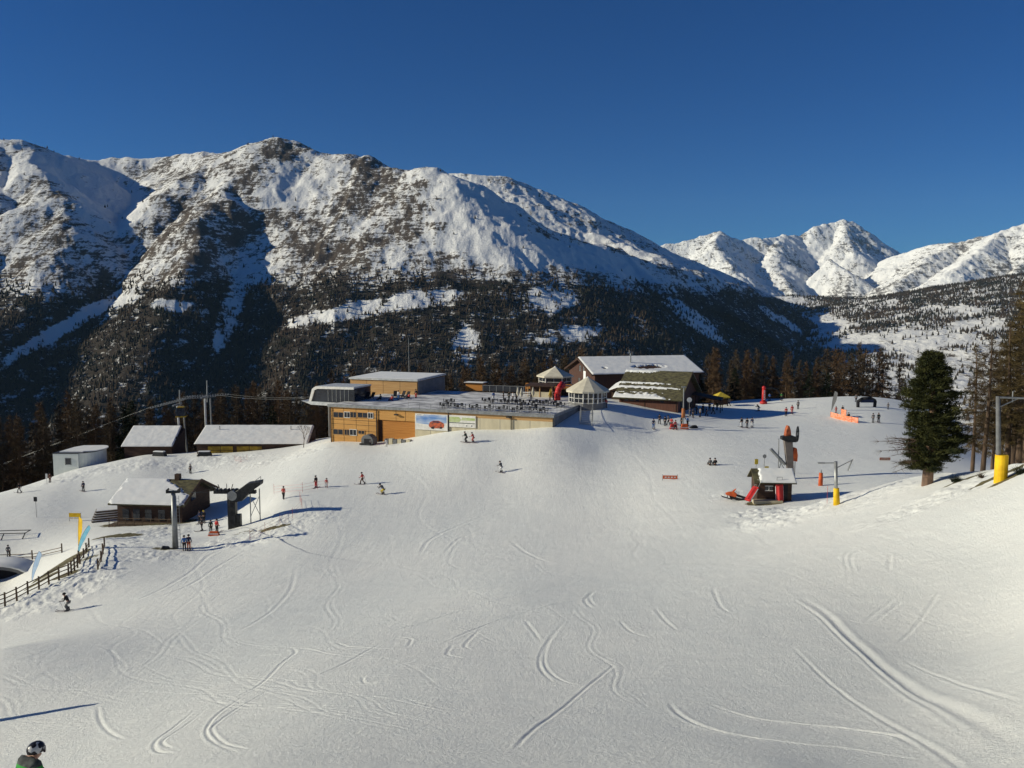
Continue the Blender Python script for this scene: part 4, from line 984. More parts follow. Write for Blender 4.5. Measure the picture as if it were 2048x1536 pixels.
def pose_meshes(pn):
    if pn in PM: return PM[pn]
    p = POSES[pn]; py, pz = p['pel']; cy, cz = p['ch']; hy, hz = p['hd']
    def trunk(k, hands, feet, head):
        n, e = {}, []
        n['pelvis'] = (0, py, pz, .115 * k); n['waist'] = (0, (py + cy) / 2 - .01, (pz + cz) / 2, .115 * k); n['chest'] = (0, cy, cz, .135 * k)
        e += [('pelvis', 'waist'), ('waist', 'chest')]
        if head:
            n['neck'] = (0, cy + (hy - cy) * .4, cz + (hz - cz) * .42, .055); n['jaw'] = (0, hy + .01, hz - .07, .066); n['skull'] = (0, hy, hz + .02, .088); n['crown'] = (0, hy - .01, hz + .09, .06)
            n['nose'] = (0, hy + .115, hz - .01, .012); n['chin'] = (0, hy + .075, hz - .09, .025)
            e += [('chest', 'neck'), ('neck', 'jaw'), ('jaw', 'skull'), ('skull', 'crown'), ('skull', 'nose'), ('jaw', 'chin')]
        else:
            n['collar'] = (0, cy + (hy - cy) * .35, cz + (hz - cz) * .38, .085); e += [('chest', 'collar')]
        for s_, i in ((-1, 0), (1, 1)):
            t = 'lr'[i]; e_, h_, k_, a_ = p['el'][i], p['ha'][i], p['kn'][i], p['an'][i]
            n[t + 'sh'] = (s_ * .18, cy, cz + .04, .070 * k); n[t + 'el'] = (*e_, .048 * k); w_ = tuple(e_[j] + (h_[j] - e_[j]) * .86 for j in range(3)); n[t + 'wr'] = (*w_, .034 * k)
            e += [('chest', t + 'sh'), (t + 'sh', t + 'el'), (t + 'el', t + 'wr')]
            if hands: hand_nodes(n, e, t + 'ha', h_, s_, .026 if k == 1 else .03, t + 'wr', .0085)
            if feet:
                n[t + 'hi'] = (s_ * .095, py, pz - .05, .092 * k); n[t + 'kn'] = (*k_, .062 * k); n[t + 'an'] = (*a_, .045 * k)
                e += [('pelvis', t + 'hi'), (t + 'hi', t + 'kn'), (t + 'kn', t + 'an')]
                n[t + 'ft'] = (a_[0] + s_ * .01, a_[1] + .14, max(a_[2] - .05, .04), .036); e += [(t + 'an', t + 'ft')]
        return n, e
    r_ = {}
    n, e = trunk(1.0, True, True, True); r_['body'] = skin_mesh('person_' + pn, n, e, M_SKIN)
    n, e = trunk(1.26, False, False, False); r_['jacket'] = skin_mesh('jacket_' + pn, n, e, M_BLACK)
    n, e = {}, []
    n['pelvis'] = (0, py, pz + .02, .142)
    for s_, i in ((-1, 0), (1, 1)):
        t = 'lr'[i]; k_, a_ = p['kn'][i], p['an'][i]
        n[t + 'hi'] = (s_ * .10, py, pz - .07, .115); n[t + 'kn'] = (*k_, .085); n[t + 'an'] = (a_[0], a_[1], a_[2] + .08, .075); e += [('pelvis', t + 'hi'), (t + 'hi', t + 'kn'), (t + 'kn', t + 'an')]
    r_['trousers'] = skin_mesh('trousers_' + pn, n, e, M_BLACK)
    gl = []
    for s_, i in ((-1, 0), (1, 1)):
        e_, h_ = p['el'][i], p['ha'][i]; n, e = {}, []
        n['w'] = tuple(e_[j] + (h_[j] - e_[j]) * .80 for j in range(3)) + (.044,); hand_nodes(n, e, 'h', h_, s_, .042, 'w', .0145); gl.append(skin_mesh('glove_' + pn, n, e, M_BLACK))
    r_['gloves'] = gl
    PM[pn] = r_
    return r_
def set_mesh(name, me, m, parent):
    if not me.materials: me.materials.append(m)
    o = bpy.data.objects.new(name, me); COL.objects.link(o); o.parent = parent
    o.material_slots[0].link = 'OBJECT'; o.material_slots[0].material = m
    return o
HELM = MB(); HELM.ball((0, 0, 0), .135, .155, .13, 14, 10); HELM.v = [(x, y, max(z, -.05)) for x, y, z in HELM.v]
HELM_O = HELM.build('helmet_source', M_BLACK, None, True); HELM_ME = HELM_O.data; bpy.data.objects.remove(HELM_O)
GOG = MB()
gp = [(.125 * math.sin(t), .115 * math.cos(t) + .02) for t in np.linspace(-1.15, 1.15, 9)]
GOG.add([(x * 1.12, y * 1.12, z) for z in (-.035, .045) for x, y in gp] + [(x * .9, y * .9, z) for z in (-.035, .045) for x, y in gp],
        [(i, i + 1, i + 10, i + 9) for i in range(8)] + [(i + 18, i + 27, i + 28, i + 19) for i in range(8)] + [(i, i + 18, i + 19, i + 1) for i in range(8)] + [(i + 9, i + 10, i + 28, i + 27) for i in range(8)] + [(0, 9, 27, 18), (8, 26, 35, 17)])
GOG_O = GOG.build('goggles_source', M_GOGG); GOG_ME = GOG_O.data; bpy.data.objects.remove(GOG_O)
BOOT = MB(); BOOT.prism([(-.13, 0), (.20, 0), (.20, .07), (.06, .13), (.06, .30), (-.10, .30)], 'x', -.055, .055)
BOOT_O = BOOT.build('boot_source', M_BOOT, None, False, .012); BOOT_ME = BOOT_O.data; bpy.data.objects.remove(BOOT_O)
SKI = MB(); SKI.prism([(-.75, 0), (.72, 0), (.86, .03), (.95, .10), (.93, .12), (.84, .05), (.70, .025), (-.75, .025)], 'x', -.045, .045)
SKI_O = SKI.build('ski_source', M_SKI); SKI_ME = SKI_O.data; bpy.data.objects.remove(SKI_O)
BOARD = MB(); BOARD.prism([(-.75, .04), (-.6, 0), (.6, 0), (.75, .05), (.72, .07), (.58, .025), (-.58, .025), (-.72, .06)], 'x', -.14, .14)
BOARD_O = BOARD.build('board_source', M_SKI); BOARD_ME = BOARD_O.data; bpy.data.objects.remove(BOARD_O)
def person(pos, label, pose='stand', rz=0.0, jacket=None, trousers=None, helmet=None, skis=True, poles=True, h=1.75, group=None, cat='person', board_=False, goggles=True):
    p = POSES[pose]; ms_ = pose_meshes(pose)
    T = thing('person', label, cat, (pos[0], pos[1], pos[2] + (.03 if skis or board_ else -.02)), rz, group)
    T.scale = (h / 1.75,) * 3
    set_mesh('body', ms_['body'], M_SKIN, T); set_mesh('jacket', ms_['jacket'], jacket or M_BLACK, T); set_mesh('trousers', ms_['trousers'], trousers or M_BLACK, T)
    for g_ in ms_['gloves']: set_mesh('glove', g_, M_BLACK, T)
    hy, hz = p['hd']
    o = set_mesh('helmet' if skis or board_ else 'hat', HELM_ME, helmet or M_BLACK, T); o.location = (0, hy, hz + .05)
    if goggles: o = set_mesh('goggles', GOG_ME, M_GOGG, T); o.location = (0, hy, hz + .015)
    for i in (0, 1):
        a_ = p['an'][i]; o = set_mesh('boot', BOOT_ME, M_BOOT, T); o.location = (a_[0], a_[1], max(a_[2] - .12, .015))
        if pose == 'walk' and i == 1: o.location.z = .02
        if skis: o = set_mesh('ski', SKI_ME, M_SKI, T); o.location = (a_[0], a_[1] + .02, max(a_[2] - .13, -.01))
        if poles:
            hx, hy2, hz2 = p['ha'][i]; q = MB().tube((hx, hy2 + .07, hz2 + .06), (hx * 1.25, hy2 - .32, .0 if pose != 'tuck' else .5), .011, .008, 5)
            q.tube((hx * 1.22, hy2 - .29, .09 if pose != 'tuck' else .55), (hx * 1.225, hy2 - .295, .075 if pose != 'tuck' else .535), .05, .05, 7); q.build('pole', M_DMETAL, T)
    if board_: o = set_mesh('snowboard', BOARD_ME, M_SKI, T); o.rotation_euler = (0, 0, R(90))
    return T
def P(px, py, label, **k): return person(hit(px, py), label, **k)
# skiers on the pistes (pixel of the feet)
P(135, 1222, 'skier in dark jacket and grey trousers gliding in front of the wooden fence', pose='ski', rz=R(100), jacket=M_BLACK, trousers=M_GREY, h=1.8)
P(369, 1102, 'skier in bright blue jacket standing at the foot of the T-shaped lift pylon', rz=R(20), jacket=M_BLUE, trousers=M_BLACK)
P(378, 1101, 'skier in navy jacket and orange trousers right beside the bright blue jacket', rz=R(10), jacket=M_NAVY, trousers=M_ORANGE, h=1.8)
P(404, 1062, 'person in black waiting at the lift queue nearest to the hut wall', jacket=M_BLACK, h=1.8, rz=2)
P(408, 1046, 'person with a yellow hat waiting in the shade of the lift hut', jacket=M_BLACK, trousers=M_BLACK, helmet=M_YCLOTH, rz=1)
P(400, 1046, 'person in dark navy standing in the shade at the lift hut corner', jacket=M_NAVY, trousers=M_BLACK, rz=3)
P(422, 1066, 'person in dark green jacket beside the small orange barrier at the lift', jacket=M_DGREEN, trousers=M_BLACK, rz=.4, h=1.6)
P(434, 1066, 'person in red jacket and black trousers beside the small orange barrier at the lift', jacket=M_RED, trousers=M_BLACK, rz=-.4)
P(632, 976, 'snowboarder in black jacket and red trousers on the piste below the timber building', jacket=M_BLACK, trousers=M_RED, skis=False, poles=False, board_=True, rz=1)
P(653, 975, 'small person in pink beside the snowboarder with red trousers', jacket=M_PINK, trousers=M_WCLOTH, h=1.35, skis=False, poles=False)
P(567, 998, 'person in orange jacket beside the pale net above the lift machinery', jacket=M_PINK, trousers=M_BLACK, pose='walk', skis=False, poles=False)
P(725, 969, 'skier in red-brown suit striding, left of the one in yellow', pose='walk', rz=R(80), jacket=M_RED, trousers=M_RBROWN)
P(765, 989, 'bent skier in pale yellow trousers below the timber building', pose='tuck', rz=R(60), jacket=M_GREY, trousers=M_YCLOTH, h=1.9)
P(1002, 945, 'lone crouching skier in grey and white in the middle of the piste', pose='ski', rz=R(50), jacket=M_GREY, trousers=M_WCLOTH, h=1.8)
P(932, 885, 'skier in dark green suit gliding in front of the striped billboard', pose='ski', rz=R(60), jacket=M_DGREEN, trousers=M_BLACK, h=1.9)
P(946, 885, 'skier in rose red suit right of the dark green one', pose='ski', rz=R(60), jacket=M_PINK, trousers=M_PINK, h=1.75)
P(773, 893, 'child in white ski suit in front of the garage door', jacket=M_WCLOTH, trousers=M_WCLOTH, h=1.3, skis=False, poles=False)
P(741, 891, 'small figure in grey left of the white child by the timber wall', jacket=M_GREY, h=1.1, skis=False, poles=False)
P(381, 947, 'lone skier in grey jacket on the snow below the yellow-door shed', jacket=M_GREY, trousers=M_BLACK, rz=1)
P(167, 983, 'skier in dark suit alone on the snow below the white tank house', jacket=M_NAVY, trousers=M_BLACK, rz=1)
P(39, 986, 'leftmost skier in black near the edge of the wood', jacket=M_BLACK, trousers=M_GREY, pose='walk', rz=1.2)
P(100, 965, 'person in brown beside the tall post below the white tank house', jacket=M_RBROWN, trousers=M_RBROWN, skis=False, poles=False)
P(17, 1114, 'person in grey at the lower wooden railing on the far left', jacket=M_GREY, trousers=M_GREY, h=1.6, rz=.3)
P(1307, 858, 'skier in blue jacket standing in front of the mossy lodge', jacket=M_NAVY, trousers=M_BLUE, rz=R(180))
P(1319, 848, 'person in black walking beside the foot of the lodge wall', jacket=M_BLACK, skis=False, poles=False, pose='walk')
P(1483, 855, 'left one of three skiers in a row at the edge of the lodge shadow', jacket=M_BLACK, trousers=M_WCLOTH, rz=.5, group='three skiers at the shadow edge')
P(1494, 856, 'middle one of three skiers in a row at the edge of the lodge shadow', jacket=M_BLACK, trousers=M_GREY, rz=.2, group='three skiers at the shadow edge')
P(1504, 855, 'right one of three skiers in a row at the edge of the lodge shadow', jacket=M_NAVY, trousers=M_WCLOTH, rz=-.2, group='three skiers at the shadow edge')
P(1572, 832, 'person in dark red jacket left of the bright red one on the far snow', jacket=M_RED, trousers=M_BLACK, skis=False, poles=False)
P(1584, 828, 'person in bright red suit on the far snow beyond the drag lift', jacket=M_RED, trousers=M_PINK)
P(1596, 818, 'stout person in dark grey jacket right of the bright red suit', jacket=M_GREY, trousers=M_BLACK, skis=False, poles=False)
P(1517, 822, 'skier in black and white racing left of the red inflatable column', jacket=M_BLACK, trousers=M_WCLOTH, pose='tuck', rz=R(120))
P(1539, 802, 'person in blue jacket right beside the red inflatable column', jacket=M_BLUE, trousers=M_NAVY)
P(1563, 801, 'skier in green jacket at the far edge of the snowfield', jacket=M_GREEN, trousers=M_BLACK)
P(1746, 845, 'left one of two people in grey standing left of the big green pine', jacket=M_GREY, trousers=M_GREY, skis=False, poles=False)
P(1757, 845, 'right one of two people in grey standing left of the big green pine', jacket=M_DGREEN, trousers=M_BLACK)
P(1776, 819, 'small figure farthest right on the snowfield near the pine', jacket=M_GREY, trousers=M_GREY, h=1.4, skis=False, poles=False)
P(1712, 804, 'person in grey beside the black inflatable arch', jacket=M_GREY, skis=False, poles=False)
P(1420, 931, 'left one of a pair sitting on the snow between lodge and drag lift', pose='sit', jacket=M_GREY, trousers=M_BLACK, skis=False, poles=False, group='pair sitting on the snow')
P(1430, 931, 'right one of a pair sitting on the snow between lodge and drag lift', pose='sit', jacket=M_BLACK, trousers=M_BLACK, skis=False, poles=False, group='pair sitting on the snow')
P(1212, 816, 'person in red jacket between the round pavilion and the mossy lodge', jacket=M_RED, trousers=M_NAVY, skis=False, poles=False)
P(1672, 826, 'child in red beside the feather flag at the orange net', jacket=M_PINK, trousers=M_RED, h=1.3)
P(1685, 828, 'person in black behind the orange net', jacket=M_BLACK, trousers=M_BLACK, h=1.6)
P(1697, 836, 'person in black leaning at the right end of the orange net', pose='sit', jacket=M_BLACK, trousers=M_BLACK, skis=False, poles=False)
# the crowd at the lodge door
crowd = [(1330,852,M_BLACK,'black jacket'),(1337,850,M_GREY,'grey jacket'),(1343,855,M_RED,'red jacket'),(1350,860,M_PINK,'rose jacket'),(1375,852,M_BLUE,'light blue jacket'),(1368,838,M_BLACK,'black jacket'),(1380,832,M_NAVY,'navy jacket'),
         (1386,836,M_BLACK,'black jacket'),(1393,828,M_BLACK,'black jacket'),(1400,834,M_GREY,'grey jacket'),(1406,826,M_BLACK,'black jacket'),(1413,832,M_NAVY,'navy jacket'),(1419,822,M_BLACK,'black jacket'),(1426,828,M_BLACK,'black jacket'),(1434,820,M_DGREEN,'dark green jacket'),(1458,812,M_GREY,'grey jacket'),(1363,852,M_BLACK,'black jacket')]
names_ = ['first','second','third','fourth','fifth','sixth','seventh','eighth','ninth','tenth','eleventh','twelfth','thirteenth','fourteenth','fifteenth','sixteenth','seventeenth']
order = sorted(range(len(crowd)), key=lambda i: crowd[i][0])
for rank, i in enumerate(order):
    px, py, m_, w_ = crowd[i]
    P(px, py, '%s person from the left in the crowd by the lodge, %s' % (names_[rank], w_), jacket=m_, trousers=M_BLACK, skis=False, poles=False, rz=i * 1.3, pose=('stand', 'walk')[i % 2], group='crowd beside the lodge')
# guests on the terrace
guests = [(987,801,M_BLUE,'blue jacket and pale trousers',M_WCLOTH,'left of the dark tables'),(1007,800,M_BLACK,'black clothes',M_BLACK,'behind the dark tables left of the closed parasols'),(1018,801,M_DGREEN,'dark green jacket',M_DGREEN,'close to the left closed parasol'),
          (1026,802,M_WCLOTH,'white jacket',M_BLACK,'between the table rows'),(1033,802,M_GREY,'grey clothes',M_BLACK,'in front of the two closed parasols'),(1062,800,M_BLACK,'black clothes',M_BLACK,'at the left side of the bar hut'),
          (1100,801,M_YCLOTH,'yellow jacket',M_RBROWN,'in front of the bar hut'),(1107,800,M_RBROWN,'brown jacket',M_BLACK,'beside the yellow jacket at the bar hut')]
for px, py, j, w_, t_, wh in guests:
    person(terr(px, py), 'terrace guest in %s %s' % (w_, wh), jacket=j, trousers=t_, skis=False, poles=False, goggles=False, rz=px)
for px, py, j, t_, l_, ps in [(832,796,M_BLACK,M_RED,'person in black jacket and red trousers by the corner of the pale timber box','stand'),(818,797,M_RED,M_BLACK,'person in red lying back in front of the pale timber box','sit'),
                         (797,799,M_WCLOTH,M_BLUE,'person in white standing in front of the pale timber box','stand'),(784,801,M_PINK,M_PINK,'person in pink sitting on the terrace left of the white one','sit'),(761,799,M_GREY,M_BLACK,'person in grey sitting alone on the left part of the terrace','sit')]:
    person(terr(px, py), l_, pose=ps, jacket=j, trousers=t_, skis=False, poles=False, goggles=False, rz=2.6)
# the skier right below the camera, cut by the lower edge of the picture
fs = hit(30, 1655)
hd_ray = ray(58, 1507); dist_ = fs[1] * .985; hp = hd_ray * (dist_ / hd_ray[1])
POSES['hunch'] = dict(pel=(-.10, .82), ch=(.10, 1.30), hd=(.22, 1.45), el=((-.34, .10, 1.02), (.34, .10, 1.02)), ha=((-.30, .42, .98), (.30, .42, .98)), kn=((-.14, .14, .48), (.14, .14, .48)), an=((-.15, -.02, .12), (.15, -.02, .12)))
mj = mat('striped_jacket', (.075, .085, .085), .8, (.02, .025, .025), scale=9, detail=6, bump=.01)
t_ = mj.node_tree; bs_ = t_.nodes['Principled BSDF']; col_ = bs_.inputs['Base Color'].links[0].from_socket
tc_ = t_.nodes.new('ShaderNodeTexCoord'); sx_ = t_.nodes.new('ShaderNodeSeparateXYZ'); t_.links.new(tc_.outputs['Object'], sx_.inputs[0])
rp_ = t_.nodes.new('ShaderNodeValToRGB'); rp_.color_ramp.interpolation = 'CONSTANT'
mr_ = t_.nodes.new('ShaderNodeMapRange'); mr_.inputs['From Min'].default_value = 1.0; mr_.inputs['From Max'].default_value = 1.5; t_.links.new(sx_.outputs['Z'], mr_.inputs['Value']); t_.links.new(mr_.outputs[0], rp_.inputs[0])
rp_.color_ramp.elements[0].color = (0, 0, 0, 1); rp_.color_ramp.elements[1].position = .62; rp_.color_ramp.elements[1].color = (0, 0, 0, 1)
e_ = rp_.color_ramp.elements.new(.36); e_.color = (1, 1, 1, 1)
mx_ = t_.nodes.new('ShaderNodeMix'); mx_.data_type = 'RGBA'; t_.links.new(rp_.outputs[0], mx_.inputs[0]); t_.links.new(col_, mx_.inputs[6]); mx_.inputs[7].default_value = (.02, .26, .035, 1); t_.links.new(mx_.outputs[2], bs_.inputs['Base Color'])
FS = person((hp[0], hp[1] - .15, hp[2] - 1.50), 'nearest skier in black and white helmet and green-banded dark jacket', pose='hunch', rz=R(-25), jacket=mj, trousers=M_BLACK, h=1.78,
            helmet=mat('patterned_helmet', (.45, .46, .48), .35, (.012, .012, .018), scale=9, detail=1, thr=(.54, .57)))

# ------------------------------------------------------------------ lifts
def beam(g, a, b, w_): g.tube(a, b, w_ / 1.4, w_ / 1.4, 4)
tp = hit(351, 1097)
TP = thing('lift_pylon', 'slim grey T-shaped lift pylon standing beside the bright blue jacket', 'lift pylon', tp, R(8))
MB().tube((0, 0, -.5), (0, 0, 6.5), .36, .24, 12).build('mast', M_METAL, TP, True)
MB().box(-.75, .75, -.25, .25, 6.5, 6.72).build('cross_arm', M_DMETAL, TP)
for s_ in (-1, 1):
    g = MB()
    for k in range(3): g.tube((s_ * .62 - .05, -.4 + .4 * k, 6.84), (s_ * .62 + .05, -.4 + .4 * k, 6.84), .14, n=10)
    g.box(s_ * .62 - .04, s_ * .62 + .04, -.6, .6, 6.78, 6.88); g.build('roller_battery', M_DMETAL, TP)
g = MB().tube((.33, -.2, 0), (.33, -.2, 6.2), .025, n=5).tube((.62, -.2, 0), (.62, -.2, 6.2), .025, n=5)
for k in range(15): g.tube((.33, -.2, .4 * k + .3), (.62, -.2, .4 * k + .3), .018, n=5)
g.build('ladder', M_METAL, TP)
dp_ = hit(467, 1056); kx = dp_[1] / F_PX
DR = thing('lift_drive', 'dark lift drive station on a box column with a slanting machine frame and thin legs', 'lift station', dp_, 0)
zt = (1056 - 980) * kx
g = MB(); g.box(-.55, .45, -.4, .4, -.5, zt); g.box(.5, 1.0, -.35, .35, -.5, 1.8); g.mark(M_BLACK)
for k in range(3): g.box(-.2, .15, -.43, -.401, .6 + 1.1 * k, 1.2 + 1.1 * k)
g.build('column', M_DMETAL, DR)
g = MB(); g.prism([(-2.3, zt - .25), (3.0, zt - .25), (3.0, zt + .15), (-2.3, zt + .15)], 'y', -.3, .3)
for k in range(6): g.tube((-2.0 + .5 * k, -.36, zt + .2), (-2.0 + .5 * k, .36, zt + .2), .16, n=10)
g.tube((-1.4, 0, zt), (-1.8, 0, zt + .9), .05).tube((-.7, 0, zt), (-.7, 0, zt + 1.0), .04).tube((-.2, 0, zt), (.1, 0, zt + .95), .05)
g.build('cross_frame', M_DMETAL, DR)
p_ = [(-.2, zt - 1.4), (1.4, zt - 1.1), (2.3, zt - .1), (3.7, zt + .9), (3.75, zt + 1.4), (2.0, zt + 1.1), (.6, zt + .1), (-.3, zt - .5)]
MB().prism(p_, 'y', -.7, .9).build('drive_housing', M_DMETAL, DR, False, .06)
g = MB().tube((.2, -.78, zt - .4), (.2, 1.0, zt - .4), .62, n=16); g.build('bull_wheel', M_METAL, DR)
for xx in (2.15, 3.35): MB().tube((xx, .3, -.3), (xx, .3, zt + .3), .07, n=6).build('leg', M_METAL, DR)
g = MB().tube((2.15, .3, 1.4), (3.35, .3, zt - .6), .04, n=5).tube((3.35, .3, 1.6), (2.15, .3, zt - .6), .04, n=5); g.tube((2.6, .2, zt + 1.1), (3.6, .2, zt + 1.9), .035).tube((3.6, .2, zt + 1.9), (3.6, .2, zt + 1.1), .035); g.build('bracing', M_METAL, DR)
cb = MB(); a0 = Vector(tp) + Vector((0, 0, 6.95)); b0 = Vector(dp_) + Vector((-2, 0, zt + .4))
for o_ in (-.6, .6):
    q = [a0.lerp(b0, t) + Vector((o_, 0, -.5 * math.sin(math.pi * t))) for t in np.linspace(0, 1, 9)]; cb.path(q, .022, 5)
tag(cb.build('haul_cable', M_DMETAL), 'pair of thin cables between the T-shaped pylon and the lift drive', 'cable')
# gondola pylons in the wood on the left
def gpylon(label, px0, py0, px1, py1, D, arms):
    b = at(px0, py0, D); t_ = at(px1, py1, D)
    T = thing('gondola_pylon', label, 'lift pylon', b, 0)
    dx = t_[0] - b[0]; h_ = t_[2] - b[2]
    MB().tube((0, 0, -6), (dx, 0, h_ * .78), .26, .22, 10).build('mast', M_WHITEM, T)
    MB().tube((.9, 1, -6), (dx + .8, 1, h_ * .78), .20, .16, 10).build('mast', M_METAL, T)
    MB().tube((dx + .3, .5, h_ * .7), (dx + .4, .5, h_ + 1.6), .14, n=8).build('lifting_frame', M_METAL, T)
    for s_, (a0_, a1_) in zip((-1, 1), arms):
        g = MB(); L_ = a1_[0] - a0_[0]; n_ = int(L_ / .55)
        beam(g, (a0_[0], s_ * 1.6, a0_[1]), (a1_[0], s_ * 1.6, a1_[1]), .09)
        for k in range(n_ + 1):
            t = k / max(n_, 1); x = a0_[0] + L_ * t; z = a0_[1] + (a1_[1] - a0_[1]) * t + .18; g.tube((x, s_ * 1.6 - .08, z), (x, s_ * 1.6 + .08, z), .12, n=8)
        g.build('roller_battery', M_METAL, T)
    MB().box(dx - .2, dx + .2, -2.2, 2.2, h_ * .80, h_ * .80 + .3).build('cross_arm', M_METAL, T)
    return T, b, dx, h_
G1, b1, dx1, h1 = gpylon('left one of two pale gondola pylons with long roller rows behind the snowy sheds', 362, 872, 354, 795, 176, (((-5.6, 6.2), (1.6, 8.0)), ((-4.6, 6.6), (2.4, 8.3))))
G2, b2, dx2, h2 = gpylon('right one of two pale gondola pylons, its foot hidden by the yellow-door shed', 413, 872, 409, 776, 180, (((-5.5, 8.2), (2.9, 8.9)), ((-4.5, 8.5), (4.5, 8.9))))
sA = at(612, 800, 160); cb = MB()
e1 = Vector((b1[0] - 5.6, b1[1] - 1.6, b1[2] + 6.5)); e2 = Vector((b1[0] + 1.6, b1[1] - 1.6, b1[2] + 8.4)); e3 = Vector((b2[0] - 5.5, b2[1] - 1.6, b2[2] + 8.6)); e4 = Vector((b2[0] + 2.9, b2[1] - 1.6, b2[2] + 9.3))
far_ = Vector((e1.x - 60, e1.y + 20, e1.z - 22))
for off in (0, 3.2):
    o_ = Vector((0, off, 0)); cb.path([far_ + o_, e1 + o_, e2 + o_, e3 + o_, e4 + o_], .013, 5)
    q = [(e4 + o_).lerp(Vector(sA) + Vector((0, off * .8, .3)), t) - Vector((0, 0, .5 * math.sin(math.pi * t))) for t in np.linspace(0, 1, 9)]; cb.path(q, .013, 5)
tag(cb.build('gondola_cable', M_METAL), 'pair of gondola cables running from the wood over two pylons into the glass station', 'cable')
gc = at(362, 812, 173)
GC = thing('gondola_cabin', 'dark gondola cabin with yellow-green rim hanging at the left gondola pylon', 'gondola', (gc[0], gc[1], gc[2] - 2.4), R(10))
MB().prism([(-.9, .3), (.9, .3), (1.0, 1.2), (.8, 2.1), (-.8, 2.1), (-1.0, 1.2)], 'y', -.8, .8).build('cabin', M_GLASS, GC, False, .1)
MB().prism([(-1.0, .05), (1.0, .05), (1.02, .35), (-1.02, .35)], 'y', -.85, .85).build('floor_rim', M_OCHRE, GC, False, .05)
MB().prism([(-.85, 2.1), (.85, 2.1), (.6, 2.3), (-.6, 2.3)], 'y', -.8, .8).build('roof', M_OCHRE, GC); MB().path([Vector((0, 0, 2.3)), Vector((0, .3, 3.2)), Vector((0, 0, 4.0))], .05, 6).build('hanger', M_METAL, GC)
# drag lift drive on the right: leaning column with wheel and orange covers
dl = hit(1577, 945); dl = at(1578, 932, 103); gzd = gz(dl[0], dl[1])
k2 = dl[1] / F_PX
DL = thing('drag_lift_drive', 'grey leaning drive column of the drag lift with orange cover and hanging wheel on top', 'drag lift', (dl[0], dl[1], gzd), 0)
z0_ = dl[2] - gzd
g = MB(); g.add([(.0, -.3, -.5), (.65, -.3, -.5), (.65, .3, -.5), (.0, .3, -.5), (-.75, -.35, z0_ + 3.3), (.25, -.35, z0_ + 3.3), (.25, .35, z0_ + 3.3), (-.75, .35, z0_ + 3.3)], [(0, 1, 2, 3), (4, 7, 6, 5), (0, 4, 5, 1), (1, 5, 6, 2), (2, 6, 7, 3), (3, 7, 4, 0)])
g.build('column', mat('brown_grey_steel', (.21, .18, .16), .7, scale=1.5), DL)
MB().prism([(-1.1, z0_ + 3.4), (-.4, z0_ + 3.1), (.7, z0_ + 3.1), (.85, z0_ + 3.7), (.1, z0_ + 3.95), (-1.1, z0_ + 3.8)], 'y', -.45, .45).build('drive_head', M_DMETAL, DL)
MB().prism([(-.72, z0_ + 3.85), (.08, z0_ + 3.9), (.0, z0_ + 4.6), (-.18, z0_ + 5.15), (-.42, z0_ + 5.2), (-.62, z0_ + 4.6)], 'y', -.35, .35).build('motor_cover', mat('faded_orange_cover', (.46, .12, .045), .75, (.22, .06, .03), scale=3), DL, False, .08)
g = MB()
for k in range(16):
    a_, b_ = 2 * math.pi * k / 16, 2 * math.pi * (k + 1) / 16; g.tube((.95 + .32 * math.cos(a_), .0 + .5 * math.cos(a_), z0_ + 4.1 + .95 * math.sin(a_)), (.95 + .32 * math.cos(b_), .5 * math.cos(b_), z0_ + 4.1 + .95 * math.sin(b_)), .07, n=6)
for k in range(4):
    a_ = math.pi * k / 4; c_, s2 = math.cos(a_), math.sin(a_); g.tube((.95 + .3 * c_, .5 * c_, z0_ + 4.1 + .9 * s2), (.95 - .3 * c_, -.5 * c_, z0_ + 4.1 - .9 * s2), .03, n=5)
g.build('rope_wheel', M_DMETAL, DL)
MB().prism([(.35, z0_ + .7), (.95, z0_ + .6), (1.0, z0_ + 1.4), (.85, z0_ + 2.3), (.5, z0_ + 2.4), (.3, z0_ + 1.5)], 'y', -.3, .3).build('counterweight_cover', M_ORANGE, DL, False, .06)
for nm_, a_, b_, w_ in (('strut', (-.5, 0, z0_ + .2), (-2.4, 0, z0_ + 2.2), .22), ('stay', (-1.4, 0, z0_ + 3.5), (-1.3, 0, 0), .06), ('stay', (.75, 0, z0_ + 1.0), (.75, 0, -.3), .05), ('stay', (.1, -.3, 0), (-1.5, -.3, z0_ + 1.0), .06), ('stay', (-1.5, 0, 0), (-.9, 0, z0_ + 1.0), .05)):
    MB().tube(a_, b_, w_, n=6).build(nm_, M_METAL, DL)
# slim pylon with the yellow pad beside the hut
yp = hit(1673, 1011); k3 = yp[1] / F_PX
YP = thing('padded_pylon', 'slim grey drag lift pylon with yellow pad right of the small hut', 'lift pylon', yp, 0)
MB().tube((0, 0, -.4), (-.22, 0, 91 * k3), .17, .15, 12).build('mast', M_METAL, YP, True)
MB().tube((.02, 0, -.1), (-.08, 0, 36 * k3), .30, .24, 14).build('pad', M_YELLOW, YP, True)
g = MB().tube((-.2, 0, 88 * k3), (-1.75, 0, 87.5 * k3), .05, n=6); g.box(-1.8, -1.2, -.1, .1, 86.5 * k3, 89 * k3); g.build('arm', M_METAL, YP)
g = MB().tube((-.1, 0, 78 * k3), (1.5, .5, 92 * k3), .04, n=5).tube((1.5, .5, 94 * k3), (1.1, .5, 70 * k3), .06, n=6); g.build('stay', M_METAL, YP)
